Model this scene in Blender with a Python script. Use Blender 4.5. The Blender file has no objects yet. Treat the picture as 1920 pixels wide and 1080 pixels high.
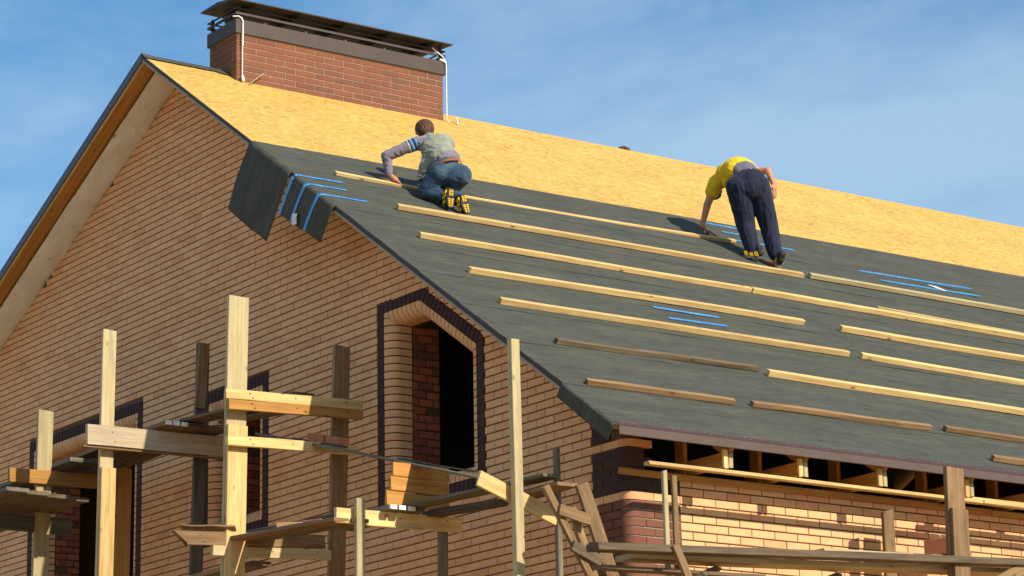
import bpy, bmesh, math, random
from mathutils import Vector, Matrix, noise
from mathutils.geometry import tessellate_polygon

random.seed(7)
sc = bpy.context.scene
COL = sc.collection

# ------------------------------------------------------------------ camera, world, sun, exposure
CAM = Vector((18.2368, -14.0999, -4.0323))
YAW, PIT, ROLL = 0.95295967, 0.24934154, -0.01846261
fw = Vector((-math.sin(YAW)*math.cos(PIT), math.cos(YAW)*math.cos(PIT), math.sin(PIT)))
rt = fw.cross(Vector((0, 0, 1))).normalized()
up = rt.cross(fw)
r2 = rt*math.cos(ROLL)+up*math.sin(ROLL)
u2 = up*math.cos(ROLL)-rt*math.sin(ROLL)
cd = bpy.data.cameras.new('camera')
cd.sensor_width = 36
cd.lens = 5236.69/1920*36
cd.clip_start = .1
cd.clip_end = 3000
cam = bpy.data.objects.new('camera', cd)
cam.matrix_world = Matrix(((r2.x, u2.x, -fw.x, CAM.x), (r2.y, u2.y, -fw.y, CAM.y), (r2.z, u2.z, -fw.z, CAM.z), (0, 0, 0, 1)))
COL.objects.link(cam)
sc.camera = cam

SUN = Vector((1, .24, .62)).normalized()
SUN_EL = math.asin(SUN.z)
SUN_ROT = math.atan2(SUN.x, SUN.y)
sc.view_settings.view_transform = 'Standard'
sc.view_settings.look = 'None'
sc.view_settings.gamma = 1
sc.view_settings.use_curve_mapping = False
sc.view_settings.exposure = 0.3

world = bpy.data.worlds.new('World')
sc.world = world
world.use_nodes = True
nt = world.node_tree
for n in list(nt.nodes):
    nt.nodes.remove(n)
W = nt.nodes.new
sky = W('ShaderNodeTexSky'); sky.sky_type = 'NISHITA'; sky.sun_disc = False
sky.sun_elevation = SUN_EL; sky.sun_rotation = SUN_ROT
sky.altitude = 100; sky.air_density = 1.0; sky.dust_density = .6; sky.ozone_density = 1.4
tc = W('ShaderNodeTexCoord')
mp = W('ShaderNodeMapping'); mp.inputs['Rotation'].default_value = (.33512, .46747, 1.69153); mp.inputs['Scale'].default_value = (2.0, 3.4, 5.5)
mp.inputs['Location'].default_value = (2.92121, 6.97218, 5.26445)
nz = W('ShaderNodeTexNoise'); nz.inputs['Scale'].default_value = 1.15; nz.inputs['Detail'].default_value = 7; nz.inputs['Roughness'].default_value = .57
nz.inputs['Distortion'].default_value = .5
cr = W('ShaderNodeValToRGB'); cr.color_ramp.elements[0].position = .32; cr.color_ramp.elements[1].position = .60
cr.color_ramp.elements[0].color = (0, 0, 0, 1); cr.color_ramp.elements[1].color = (.80, .80, .80, 1)
mx = W('ShaderNodeMix'); mx.data_type = 'RGBA'
mx.inputs[7].default_value = (3.27, 4.73, 6.18, 1)
hs = W('ShaderNodeMix'); hs.data_type = 'RGBA'; hs.blend_type = 'MULTIPLY'; hs.inputs[0].default_value = 1; hs.inputs[7].default_value = (.452, .864, 1.09, 1)
bg = W('ShaderNodeBackground'); bg.inputs['Strength'].default_value = .11
out = W('ShaderNodeOutputWorld')
L = nt.links.new
L(tc.outputs['Generated'], mp.inputs['Vector']); L(mp.outputs[0], nz.inputs['Vector']); L(nz.outputs['Fac'], cr.inputs[0])
L(cr.outputs[0], mx.inputs[0]); L(sky.outputs[0], hs.inputs[6]); L(hs.outputs[2], mx.inputs[6])
L(mx.outputs[2], bg.inputs['Color']); L(bg.outputs[0], out.inputs[0])

sl = bpy.data.lights.new('sun', 'SUN'); sl.energy = 5.0; sl.angle = math.radians(.55); sl.color = (1, .88, .70)
so = bpy.data.objects.new('sun', sl); COL.objects.link(so)
so.rotation_euler = SUN.to_track_quat('Z', 'Y').to_euler()
so.location = (30, 10, 25)

# ------------------------------------------------------------------ material helpers
def newmat(name, rough=.8):
    m = bpy.data.materials.new(name); m.use_nodes = True
    t = m.node_tree; b = t.nodes['Principled BSDF']; b.inputs['Roughness'].default_value = rough
    b.inputs['Specular IOR Level'].default_value = .25
    return m, t, b
def N(t, kind, **kw):
    n = t.nodes.new(kind)
    for k, v in kw.items():
        if k in n.inputs: n.inputs[k].default_value = v
        else: setattr(n, k, v)
    return n
def ramp(t, stops, interp='LINEAR'):
    n = t.nodes.new('ShaderNodeValToRGB'); r = n.color_ramp; r.interpolation = interp
    while len(r.elements) < len(stops): r.elements.new(.5)
    for e, (p, c) in zip(r.elements, stops):
        e.position = p; e.color = (c[0], c[1], c[2], 1) if not isinstance(c, (int, float)) else (c, c, c, 1)
    return n
def mixc(t, f, a, b, mode='MIX'):
    n = t.nodes.new('ShaderNodeMix'); n.data_type = 'RGBA'; n.blend_type = mode
    for i, v in ((0, f), (6, a), (7, b)):
        if isinstance(v, bpy.types.NodeSocket): t.links.new(v, n.inputs[i])
        elif i == 0: n.inputs[0].default_value = v
        else: n.inputs[i].default_value = (v[0], v[1], v[2], 1)
    return n.outputs[2]
def mapped(t, scale, coord='Object', rot=(0, 0, 0), rnd=True):
    c = t.nodes.new('ShaderNodeTexCoord'); m = t.nodes.new('ShaderNodeMapping')
    m.inputs['Scale'].default_value = scale; m.inputs['Rotation'].default_value = rot
    t.links.new(c.outputs[coord], m.inputs['Vector'])
    if rnd:
        oi = t.nodes.new('ShaderNodeObjectInfo'); mm = t.nodes.new('ShaderNodeMath'); mm.operation = 'MULTIPLY'; mm.inputs[1].default_value = 37.
        t.links.new(oi.outputs['Random'], mm.inputs[0]); cb = t.nodes.new('ShaderNodeCombineXYZ')
        for i in range(3): t.links.new(mm.outputs[0], cb.inputs[i])
        t.links.new(cb.outputs[0], m.inputs['Location'])
    return m.outputs[0]
def bump(t, b, h, s, d=.01):
    n = t.nodes.new('ShaderNodeBump'); n.inputs['Strength'].default_value = s; n.inputs['Distance'].default_value = d
    t.links.new(h, n.inputs['Height']); t.links.new(n.outputs[0], b.inputs['Normal'])
def tex(t, kind, vec, **kw):
    n = N(t, kind, **kw); t.links.new(vec, n.inputs['Vector']); return n
def wood(name, dark, light, grey=None, greyamt=0., knots=.5, rough=.75, dirt=.25):
    m, t, b = newmat(name, rough)
    v = mapped(t, (.9, 16, 16))
    g = tex(t, 'ShaderNodeTexNoise', v, Scale=1.6, Detail=6, Roughness=.62, Distortion=.6)
    c = ramp(t, [(.32, dark), (.66, light)]); t.links.new(g.outputs['Fac'], c.inputs[0])
    col = c.outputs[0]
    v2 = mapped(t, (3.2, 7, 7)); vo = tex(t, 'ShaderNodeTexVoronoi', v2, Scale=1.0, Randomness=1.0)
    k = ramp(t, [(.05, 1.), (.13, 0.)]); t.links.new(vo.outputs['Distance'], k.inputs[0])
    kk = t.nodes.new('ShaderNodeMath'); kk.operation = 'MULTIPLY'; kk.inputs[1].default_value = knots; t.links.new(k.outputs[0], kk.inputs[0])
    col = mixc(t, kk.outputs[0], col, (dark[0]*.32, dark[1]*.24, dark[2]*.2))
    v3 = mapped(t, (1.1, 5, 5)); st = tex(t, 'ShaderNodeTexNoise', v3, Scale=2.2, Detail=5, Roughness=.6)
    s = ramp(t, [(.5, 0.), (.72, 1.)]); t.links.new(st.outputs['Fac'], s.inputs[0])
    ss = t.nodes.new('ShaderNodeMath'); ss.operation = 'MULTIPLY'; ss.inputs[1].default_value = max(dirt, greyamt); t.links.new(s.outputs[0], ss.inputs[0])
    col = mixc(t, ss.outputs[0], col, grey or (dark[0]*.6, dark[1]*.62, dark[2]*.7))
    oi = t.nodes.new('ShaderNodeObjectInfo'); rr = ramp(t, [(0, .80), (1, 1.12)]); t.links.new(oi.outputs['Random'], rr.inputs[0])
    col = mixc(t, 1.0, col, rr.outputs[0], 'MULTIPLY')
    t.links.new(col, b.inputs['Base Color'])
    bump(t, b, g.outputs['Fac'], .5, .006)
    return m
M = {}
M['pine'] = wood('pine', (.50, .32, .12), (.74, .54, .235), knots=.8, dirt=.3)
M['pale_plank'] = wood('pale_plank', (.34, .26, .17), (.48, .39, .275), grey=(.26, .21, .15), greyamt=.5, knots=.5)
M['pine_orange'] = wood('pine_orange', (.36, .16, .035), (.52, .27, .07), knots=.8, dirt=.15)
M['pine_pale'] = wood('pine_pale', (.38, .30, .155), (.52, .43, .24), grey=(.24, .23, .15), greyamt=.6, knots=.6)
M['grey_wood'] = wood('grey_wood', (.11, .095, .068), (.215, .19, .14), grey=(.07, .072, .06), greyamt=.5, knots=.4)
M['brown_wood'] = wood('brown_wood', (.17, .098, .045), (.31, .195, .095), grey=(.08, .058, .036), greyamt=.5, knots=.5)
M['old_wood'] = wood('old_wood', (.09, .062, .038), (.19, .14, .088), grey=(.045, .035, .024), greyamt=.55, knots=.6)
M['dark_wood'] = wood('dark_wood', (.055, .05, .04), (.13, .115, .085), grey=(.04, .045, .04), greyamt=.5, knots=.3)  # darkest of the board woods, with grey blotches

def bricky(name, base, varied, odd=None, rough=.85, spots=0., spotc=(.08, .075, .07), th=.60):
    m, t, b = newmat(name, rough)
    at = N(t, 'ShaderNodeAttribute', attribute_name='rnd'); oi = t.nodes.new('ShaderNodeObjectInfo')
    ad = t.nodes.new('ShaderNodeMath'); ad.operation = 'ADD'; t.links.new(at.outputs['Fac'], ad.inputs[0]); t.links.new(oi.outputs['Random'], ad.inputs[1])
    fr = t.nodes.new('ShaderNodeMath'); fr.operation = 'FRACT'; t.links.new(ad.outputs[0], fr.inputs[0])
    st = [(0, base), (.45, varied[0]), (.8, varied[1])]
    if odd: st += [(.94, odd), (1, base)]
    r = ramp(t, st); t.links.new(fr.outputs[0], r.inputs[0])
    v = mapped(t, (5, 5, 9), 'Object', rnd=True)
    g = tex(t, 'ShaderNodeTexNoise', v, Scale=1.0, Detail=5, Roughness=.6)
    rr = ramp(t, [(.3, .91), (.7, 1.07)]); t.links.new(g.outputs['Fac'], rr.inputs[0])
    col = mixc(t, 1., r.outputs[0], rr.outputs[0], 'MULTIPLY')
    if spots:
        v2 = mapped(t, (5, 5, 5), 'Object', rnd=False); g2 = tex(t, 'ShaderNodeTexNoise', v2, Scale=1.3, Detail=6, Roughness=.7)
        r3 = ramp(t, [(th, 0.), (th+.06, spots)]); t.links.new(g2.outputs['Fac'], r3.inputs[0])
        col = mixc(t, r3.outputs[0], col, spotc)
    t.links.new(col, b.inputs['Base Color'])
    v4 = mapped(t, (60, 60, 60), 'Object'); g4 = tex(t, 'ShaderNodeTexNoise', v4, Scale=1.0, Detail=4)
    bump(t, b, g4.outputs['Fac'], .35, .003)
    return m
M['tan_brick'] = bricky('tan_brick', (.710, .412, .208), [(.728, .426, .217), (.690, .394, .199)], odd=(.66, .330, .165), spots=.15, spotc=(.30, .20, .13), th=.58)
M['brown_brick'] = bricky('brown_brick', (.170, .070, .046), [(.190, .080, .052), (.150, .062, .043)])
M['plum_brick'] = bricky('plum_brick', (.052, .029, .028), [(.060, .033, .031), (.045, .026, .025)])
M['chimney_brick'] = bricky('chimney_brick', (.195, .074, .042), [(.210, .080, .045), (.178, .069, .042)], odd=(.155, .072, .050), spots=.45, spotc=(.42, .33, .26), th=.66)
M['red_brick'] = bricky('red_brick', (.36, .10, .045), [(.42, .13, .06), (.28, .075, .04)], odd=(.12, .07, .06), spots=.8)
M['clay'] = bricky('clay', (.50, .19, .09), [(.52, .20, .10), (.46, .17, .08)])

def plain(name, c, rough=.8, var=.15, scale=8, metal=0., b_=.2, spec=.25):
    m, t, b = newmat(name, rough); b.inputs['Metallic'].default_value = metal; b.inputs['Specular IOR Level'].default_value = spec
    v = mapped(t, (scale,)*3, 'Object', rnd=True); g = tex(t, 'ShaderNodeTexNoise', v, Scale=1.0, Detail=6, Roughness=.65)
    r = ramp(t, [(.3, tuple(x*(1-var) for x in c)), (.7, tuple(x*(1+var) for x in c))]); t.links.new(g.outputs['Fac'], r.inputs[0])
    t.links.new(r.outputs[0], b.inputs['Base Color']); bump(t, b, g.outputs['Fac'], b_, .005)
    return m
M['mortar'] = plain('mortar', (.115, .068, .036), .95, .3, 20)
M['mortar_light'] = plain('mortar_light', (.36, .29, .22), .95, .2, 20)
M['mortar_cream'] = plain('mortar_cream', (.36, .28, .18), .95, .15, 20)
M['dark_metal'] = plain('dark_metal', (.060, .042, .035), .5, .12, 3, b_=.05)
M['cap_metal'] = plain('cap_metal', (.040, .030, .025), .5, .12, 3, b_=.05)
M['blue_metal'] = plain('blue_metal', (.075, .085, .12), .45, .1, 3, b_=.05)
M['flange_metal'] = plain('flange_metal', (.072, .032, .028), .5, .1, 4, b_=.05)
M['eave_metal'] = plain('eave_metal', (.095, .066, .055), .5, .1, 4, b_=.05)
M['white_pvc'] = plain('white_pvc', (.78, .76, .70), .5, .08, 5)
M['interior'] = plain('interior', (.03, .026, .022), .95, .3, 3)  # near-black base colour stands in for the darkness indoors
M['hand_tool'] = plain('hand_tool', (.60, .07, .03), .4, .1, 6)
M['nail'] = plain('nail', (.55, .50, .45), .4, .1, 6)
M['label_paper'] = plain('label_paper', (.62, .66, .70), .6, .2, 30)

def felt_mat():
    m, t, b = newmat('felt', .93)
    v = mapped(t, (1, 1, 1), 'UV', rnd=False)
    def n(scale, detail, rough=.6, rot=0.):
        mm = t.nodes.new('ShaderNodeMapping'); mm.inputs['Scale'].default_value = scale; mm.inputs['Rotation'].default_value = (0, 0, rot); t.links.new(v, mm.inputs['Vector'])
        return tex(t, 'ShaderNodeTexNoise', mm.outputs[0], Scale=1., Detail=detail, Roughness=rough, Distortion=.3).outputs['Fac']
    a = n((1.1, 5, 1), 6, .65, .12); c = n((5, 30, 1), 4, .7, .18); d = n((55, 120, 1), 2)
    r = ramp(t, [(.3, (.050, .053, .045)), (.55, (.066, .068, .054)), (.75, (.090, .088, .066))]); t.links.new(a, r.inputs[0])
    r2 = ramp(t, [(.3, .76), (.68, 1.24)]); t.links.new(c, r2.inputs[0])
    col = mixc(t, 1., r.outputs[0], r2.outputs[0], 'MULTIPLY')
    r3 = ramp(t, [(.3, .82), (.7, 1.18)]); t.links.new(d, r3.inputs[0])
    col = mixc(t, 1., col, r3.outputs[0], 'MULTIPLY')
    # small scuffs
    mm = t.nodes.new('ShaderNodeMapping'); mm.inputs['Scale'].default_value = (3.2, 9, 1); t.links.new(v, mm.inputs['Vector'])
    s = tex(t, 'ShaderNodeTexNoise', mm.outputs[0], Scale=1., Detail=5, Roughness=.75); r4 = ramp(t, [(.64, 0.), (.72, .5)]); t.links.new(s.outputs['Fac'], r4.inputs[0])
    col = mixc(t, r4.outputs[0], col, (.026, .027, .024))
    t.links.new(col, b.inputs['Base Color'])
    bump(t, b, c, .45, .012)
    b.inputs['Sheen Weight'].default_value = .0
    return m
M['felt'] = felt_mat()
def osb_mat():
    m, t, b = newmat('osb', .75)
    v = mapped(t, (1, 1, 1), 'UV', rnd=False)
    dn = tex(t, 'ShaderNodeTexNoise', v, Scale=7., Detail=3)
    def strand(scale, rot, seed):
        mm = t.nodes.new('ShaderNodeMapping'); mm.inputs['Scale'].default_value = scale; mm.inputs['Rotation'].default_value = (0, 0, rot); mm.inputs['Location'].default_value = (seed, seed*.7, 0)
        w = mixc(t, .045, v, dn.outputs['Color'], 'ADD'); t.links.new(w, mm.inputs['Vector'])
        vo = tex(t, 'ShaderNodeTexVoronoi', mm.outputs[0], Scale=1., Randomness=1.)
        sp = t.nodes.new('ShaderNodeSeparateColor'); t.links.new(vo.outputs['Color'], sp.inputs[0]); return sp.outputs[0], sp.outputs[1]
    a, a2 = strand((16, 75, 1), .10, 0.); c, c2 = strand((19, 66, 1), -.28, 5.)
    st = [(0, (.36, .195, .036)), (.22, (.48, .290, .058)), (.6, (.54, .345, .082)), (.9, (.63, .440, .140))]
    ra = ramp(t, st); t.links.new(a, ra.inputs[0]); rb = ramp(t, st); t.links.new(c, rb.inputs[0])
    col = mixc(t, .30, ra.outputs[0], rb.outputs[0])
    gt = t.nodes.new('ShaderNodeMath'); gt.operation = 'GREATER_THAN'; gt.inputs[1].default_value = .955; t.links.new(c2, gt.inputs[0])
    gm = t.nodes.new('ShaderNodeMath'); gm.operation = 'MULTIPLY'; gm.inputs[1].default_value = .55; t.links.new(gt.outputs[0], gm.inputs[0])
    col = mixc(t, gm.outputs[0], col, (.20, .10, .028))
    big = tex(t, 'ShaderNodeTexNoise', v, Scale=1.3, Detail=4); rr = ramp(t, [(.3, .90), (.7, 1.08)]); t.links.new(big.outputs['Fac'], rr.inputs[0])
    col = mixc(t, 1., col, rr.outputs[0], 'MULTIPLY')
    t.links.new(col, b.inputs['Base Color']); bump(t, b, a, .3, .004)
    return m
M['osb'] = osb_mat()
def tape_mat():
    m, t, b = newmat('blue_tape', .22); b.inputs['Specular IOR Level'].default_value = .6
    v = mapped(t, (9, 9, 9), 'Object'); g = tex(t, 'ShaderNodeTexNoise', v, Scale=1.4, Detail=5, Distortion=1.)
    r = ramp(t, [(.35, (.02, .19, .52)), (.6, (.04, .31, .68)), (.75, (.22, .55, .80))]); t.links.new(g.outputs['Fac'], r.inputs[0])
    t.links.new(r.outputs[0], b.inputs['Base Color']); bump(t, b, g.outputs['Fac'], .6, .01); return m
M['tape'] = tape_mat()
def soffit_mat():
    m, t, b = newmat('soffit_membrane', .7)
    v = mapped(t, (1.6, 2.5, 1.6), 'Object', rnd=False); g = tex(t, 'ShaderNodeTexNoise', v, Scale=1., Detail=5, Distortion=1.2)
    r = ramp(t, [(.3, (.74, .76, .72)), (.7, (.86, .87, .84))]); t.links.new(g.outputs['Fac'], r.inputs[0])
    v2 = mapped(t, (7, 7, 7), 'Object', rnd=False); vo = tex(t, 'ShaderNodeTexNoise', v2, Scale=1., Detail=3)
    k = ramp(t, [(.68, 0.), (.74, .7)]); t.links.new(vo.outputs['Fac'], k.inputs[0])
    col = mixc(t, k.outputs[0], r.outputs[0], (.20, .13, .08))
    t.links.new(col, b.inputs['Base Color']); bump(t, b, g.outputs['Fac'], .8, .04); return m
M['soffit'] = soffit_mat()
def cloth(name, c, c2=None, worn=None, rough=.9):
    m, t, b = newmat(name, rough)
    v = mapped(t, (9, 9, 9), 'Object', rnd=False); g = tex(t, 'ShaderNodeTexNoise', v, Scale=1., Detail=5, Roughness=.6)
    r = ramp(t, [(.32, c2 or tuple(x*.8 for x in c)), (.68, c)]); t.links.new(g.outputs['Fac'], r.inputs[0]); col = r.outputs[0]
    if worn:
        v2 = mapped(t, (5, 5, 5), 'Object', rnd=False); g2 = tex(t, 'ShaderNodeTexNoise', v2, Scale=1., Detail=3); r2 = ramp(t, [(.5, 0.), (.7, .8)]); t.links.new(g2.outputs['Fac'], r2.inputs[0])
        col = mixc(t, r2.outputs[0], col, worn)
    t.links.new(col, b.inputs['Base Color'])
    v3 = mapped(t, (30, 30, 12), 'Object', rnd=False); g3 = tex(t, 'ShaderNodeTexNoise', v3, Scale=1., Detail=4); bump(t, b, g3.outputs['Fac'], .5, .01)
    b.inputs['Sheen Weight'].default_value = .1
    return m
M['jeans'] = cloth('jeans', (.038, .080, .135), (.018, .040, .075), worn=(.080, .130, .180))
M['vest'] = cloth('vest', (.27, .285, .235), (.205, .22, .185))
M['mauve_shirt'] = cloth('mauve_shirt', (.235, .205, .245), (.17, .15, .185))
M['blue_stripe'] = cloth('blue_stripe', (.13, .27, .50), (.08, .16, .34))
M['white_stripe'] = cloth('white_stripe', (.6, .63, .66))
M['yellow_shirt'] = cloth('yellow_shirt', (.72, .50, .015), (.62, .41, .01))
M['navy'] = cloth('navy', (.018, .021, .050), (.011, .013, .032))
M['grey_undershirt'] = cloth('grey_undershirt', (.145, .135, .18))
M['skin'] = cloth('skin', (.52, .245, .155), (.44, .185, .115), rough=.55)
M['hair'] = cloth('hair', (.115, .050, .022), (.055, .024, .012), rough=.5)
M['belt'] = cloth('belt', (.30, .10, .035), rough=.5)
M['shoe_black'] = plain('shoe_black', (.022, .022, .024), .6, .2, 20)
M['shoe_yellow'] = plain('shoe_yellow', (.72, .42, .02), .55, .12, 20)
M['shoe_grey'] = plain('shoe_grey', (.13, .125, .12), .6, .12, 20)
M['ground'] = plain('ground', (.42, .255, .115), .95, .25, .35, b_=.5)

# ------------------------------------------------------------------ object helpers
def link(name, mesh, parent=None, mat=None, loc=None, rot=None, smooth=False):
    o = bpy.data.objects.new(name, mesh); COL.objects.link(o)
    if mat is not None:
        mesh.materials.clear(); mesh.materials.append(M[mat] if isinstance(mat, str) else mat)
    if loc is not None: o.location = loc
    if rot is not None: o.rotation_euler = rot
    if parent: o.parent = parent
    if smooth:
        for p in mesh.polygons: p.use_smooth = True
    return o
def mesh(name, v, f):
    me = bpy.data.meshes.new(name); me.from_pydata([tuple(x) for x in v], [], f); me.update(); return me
def thing(name, label, cat, loc=(0, 0, 0), group=None):
    o = bpy.data.objects.new(name, None); COL.objects.link(o); o.empty_display_size = .2
    o.location = loc; o['label'] = label; o['category'] = cat
    if group: o['group'] = group
    return o
def part(name, parent):
    """an Empty part that carries sub-parts"""
    o = bpy.data.objects.new(name, None); COL.objects.link(o); o.parent = parent; return o
def tag(o, label=None, cat=None, group=None, kind=None):
    if label: o['label'] = label
    if cat: o['category'] = cat
    if group: o['group'] = group
    if kind: o['kind'] = kind
    return o
def box(v, f, x0, x1, y0, y1, z0, z1):
    b = len(v)
    v += [(x0, y0, z0), (x1, y0, z0), (x1, y1, z0), (x0, y1, z0), (x0, y0, z1), (x1, y0, z1), (x1, y1, z1), (x0, y1, z1)]
    f += [(b, b+3, b+2, b+1), (b+4, b+5, b+6, b+7), (b, b+1, b+5, b+4), (b+1, b+2, b+6, b+5), (b+2, b+3, b+7, b+6), (b+3, b, b+4, b+7)]
def world_to(parent_loc, P): return Vector(P)-Vector(parent_loc)

def board(name, P0, P1, w, t, wdir, mat, parent=None, warp=.004, ends=None, chip=.0, seg=10, ch=.004, bend=0.):
    """sawn board from P0 to P1 (centre line); w measured along wdir, t across; local X runs along the board"""
    P0 = Vector(P0); P1 = Vector(P1); X = (P1-P0); Ln = X.length; X.normalize()
    Yd = Vector(wdir); Yd = (Yd-X*Yd.dot(X)).normalized(); Zd = X.cross(Yd)
    C = (P0+P1)/2
    prof = [(-w/2+ch, -t/2), (w/2-ch, -t/2), (w/2, -t/2+ch), (w/2, t/2-ch), (w/2-ch, t/2), (-w/2+ch, t/2), (-w/2, t/2-ch), (-w/2, -t/2+ch)]
    v = []; f = []; sd = random.random()*100
    for i in range(seg+1):
        s = i/seg; x = (s-.5)*Ln
        dy = (noise.noise(Vector((s*2.3, sd, 0))))*warp; dz = noise.noise(Vector((s*2.1, sd, 5)))*warp*(.15 if name in ('post', 'crossbeam') else 1) + bend*(1-4*(s-.5)**2)
        sc_ = 1+noise.noise(Vector((s*6, sd, 9)))*.03
        for j, (a, b) in enumerate(prof):
            xx = x
            if i in (0, seg): xx += noise.noise(Vector((a*30, sd+b*30, i)))*.012 + (a/w)*(.02 if chip else 0)
            if ends and i == 0: xx += ends*(.5-a/w)
            v.append((xx, a*sc_+dy, b*sc_+dz))
    for i in range(seg):
        for j in range(8):
            a = i*8+j; b = i*8+(j+1) % 8; f.append((a, b, b+8, a+8))
    f.append(tuple(reversed(range(8)))); f.append(tuple(range(seg*8, seg*8+8)))
    me = mesh(name, v, f)
    o = link(name, me, parent, mat)
    R = Matrix((X, Yd, Zd)).transposed().to_4x4(); R.translation = C-(parent.location if parent else Vector())
    o.matrix_local = R
    return o

# ------------------------------------------------------------------ building dimensions (metres)
TR, TL = .6722061, math.tan(math.radians(25.9))
OV = .5                                            # overhang past the gable wall
AX, AZ = -7.8516, 6.1136                           # ridge
EX, EZ = .5255, .4825                              # eave edge of the near slope
LEN = 15.5
SR = math.atan(TR)
def zR(x): return AZ-TR*(x-AX)
def zL(x): return AZ+TL*(x-AX)
NR = Vector((TR, 0, 1)).normalized()               # outward normal of the near slope
DS = Vector((math.cos(SR), 0, -math.sin(SR)))      # down the near slope
def roofP(u, v, h=0.): return Vector((AX, u, AZ))+DS*v+NR*h
SLEN = (EX-AX)/math.cos(SR)
SOFF = 9.745                                       # left soffit plane z = SOFF + TL*x
GZ = -5.6

# ------------------------------------------------------------------ ground
v = []; f = []
n = 40
for i in range(n+1):
    for j in range(n+1):
        x = -400+800*i/n; y = -400+800*j/n
        v.append((x, y, GZ+noise.noise(Vector((x*.03, y*.03, 0)))*.15))
for i in range(n):
    for j in range(n):
        a = i*(n+1)+j; f.append((a, a+n+1, a+n+2, a+1))
g = link('ground', mesh('ground', v, f), None, 'ground'); tag(g, kind='structure')

# ------------------------------------------------------------------ house
house = thing('brick_house', 'unfinished two tone brick house with a half felted gable roof', 'house', (0, 0, 0))
gable = None
BR = []          # brick records: (parent, material, verts, faces, weight, kind)
def brick_prism(x0a, x1a, x0b, x1b, z0, z1, axis, depth=.05, proud=0., ch=.004):
    """facing brick on a wall; bottom from x0a to x1a, top from x0b to x1b. axis 'g' gable (faces -y), 'e' eave wall (faces +x)"""
    j = random.uniform(-.0015, .0015)
    def pt(s, z, d):   # d = depth behind face
        return (s, d+j-proud, z) if axis == 'g' else (-d-j+proud, s, z)
    b4 = [(x0a, z0), (x1a, z0), (x1b, z1), (x0b, z1)]
    ins = [(x0a+ch, z0+ch), (x1a-ch, z0+ch), (x1b-ch, z1-ch), (x0b+ch, z1-ch)]
    v = [pt(s, z, depth) for s, z in b4]+[pt(s, z, ch) for s, z in b4]+[pt(s, z, 0) for s, z in ins]
    f = [(8, 9, 10, 11)]
    for k in range(4):
        k2 = (k+1) % 4
        f.append((4+k, 4+k2, 8+k2, 8+k)); f.append((k, k2, 4+k2, 4+k))
    if axis == 'e': pass
    return v, f
def score(c, nrm):
    d = Vector(c)-CAM
    q = Vector((d.dot(r2), d.dot(u2), d.dot(fw)))
    sx = cd.lens/36*q.x/q.z; sy = cd.lens/36*q.y/q.z
    if abs(sx) > .5 or abs(sy) > .2812: return 0
    return max(0, -Vector(nrm).dot(d)/d.length**3)*1000
def add_brick(parent, mat, vf, axis, size):
    v, f = vf
    c = sum((Vector(x) for x in v), Vector())/len(v)
    nrm = {'g': (0, -1, 0), 'e': (1, 0, 0)}[axis]
    BR.append([parent, mat, v, f, score(c, nrm)*size])

def intervals_sub(iv, a, b):
    out_ = []
    for s, e in iv:
        if b <= s or a >= e: out_.append((s, e)); continue
        if a > s: out_.append((s, a))
        if b < e: out_.append((b, e))
    return out_
P_ = .26; H_ = .075; J_ = .0115
# windows on the gable: outer polygon (x, z) counter-clockwise seen from the front, starting bottom left
WIN = [
    [(-3.866, .42), (-2.068, .42), (-2.066, 1.836), (-3.081, 2.505), (-3.866, 2.505)],
    [(-7.30, .60), (-5.928, .60), (-5.922, 2.238), (-7.30, 2.238)],
    [(-11.50, -.10), (-8.665, -.10), (-8.655, 2.438), (-11.50, 2.438)],
]
def poly_span(poly, z):
    xs = []
    for (x0, z0), (x1, z1) in zip(poly, poly[1:]+poly[:1]):
        if (z0-z)*(z1-z) < 0: xs.append(x0+(x1-x0)*(z-z0)/(z1-z0))
    return (min(xs), max(xs)) if len(xs) >= 2 else None
gable = part('gable_wall', house); eave = part('eave_wall', house)
ZB = -5.6
def gable_row(k, xmin, xmax, mat, phase, parent):
    z0 = k*H_+J_/2; z1 = (k+1)*H_-J_/2; zm = (z0+z1)/2
    def lo(z): return max(xmin, (z-SOFF)/TL+.01)
    def hi(z): return min(xmax, EX-(z-EZ)/TR-.05)
    iv = [(lo(zm), hi(zm))]
    for w in WIN:
        s = poly_span(w, zm)
        if s: iv = intervals_sub(iv, s[0]-.001, s[1]+.001)
    for a, b in iv:
        if b-a < .02: continue
        x = math.floor((a-phase)/P_)*P_+phase
        while x < b:
            s = max(a, x+J_/2*.7); e = min(b, x+P_-J_/2*.7); x += P_
            if e-s < .025: continue
            s0 = s1 = s; e0 = e1 = e
            if abs(s-lo(zm)) < 1e-6 and xmin < lo(zm): s0, s1 = lo(z0), lo(z1)
            if abs(e-hi(zm)) < 1e-6 and xmax > hi(zm): e0, e1 = hi(z0), hi(z1)
            for w in WIN[:1]:
                pa = poly_span(w, z0); pb = poly_span(w, z1)
                if pa and pb and abs(e-(poly_span(w, zm)[0]-.001)) < 1e-5: e0, e1 = pa[0]-.001, pb[0]-.001
                if pa and pb and abs(s-(poly_span(w, zm)[1]+.001)) < 1e-5: s0, s1 = pa[1]+.001, pb[1]+.001
            if e1-s1 < .01: s1 = e1-.01
            add_brick(parent, mat, brick_prism(s0, e0, s1, e1, z0, z1, 'g'), 'g', e-s)
RC = .085     # corner radius
QG, QE = .474, .565
for k in range(-42, 79):
    ph = 0.03 if k % 2 else .16
    gable_row(k, -14.5, -QG, 'tan_brick', ph, gable)
def quoin_mat(k): return 'tan_brick' if k in (0, 6) else ('brown_brick' if k < 0 else 'plum_brick')
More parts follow.
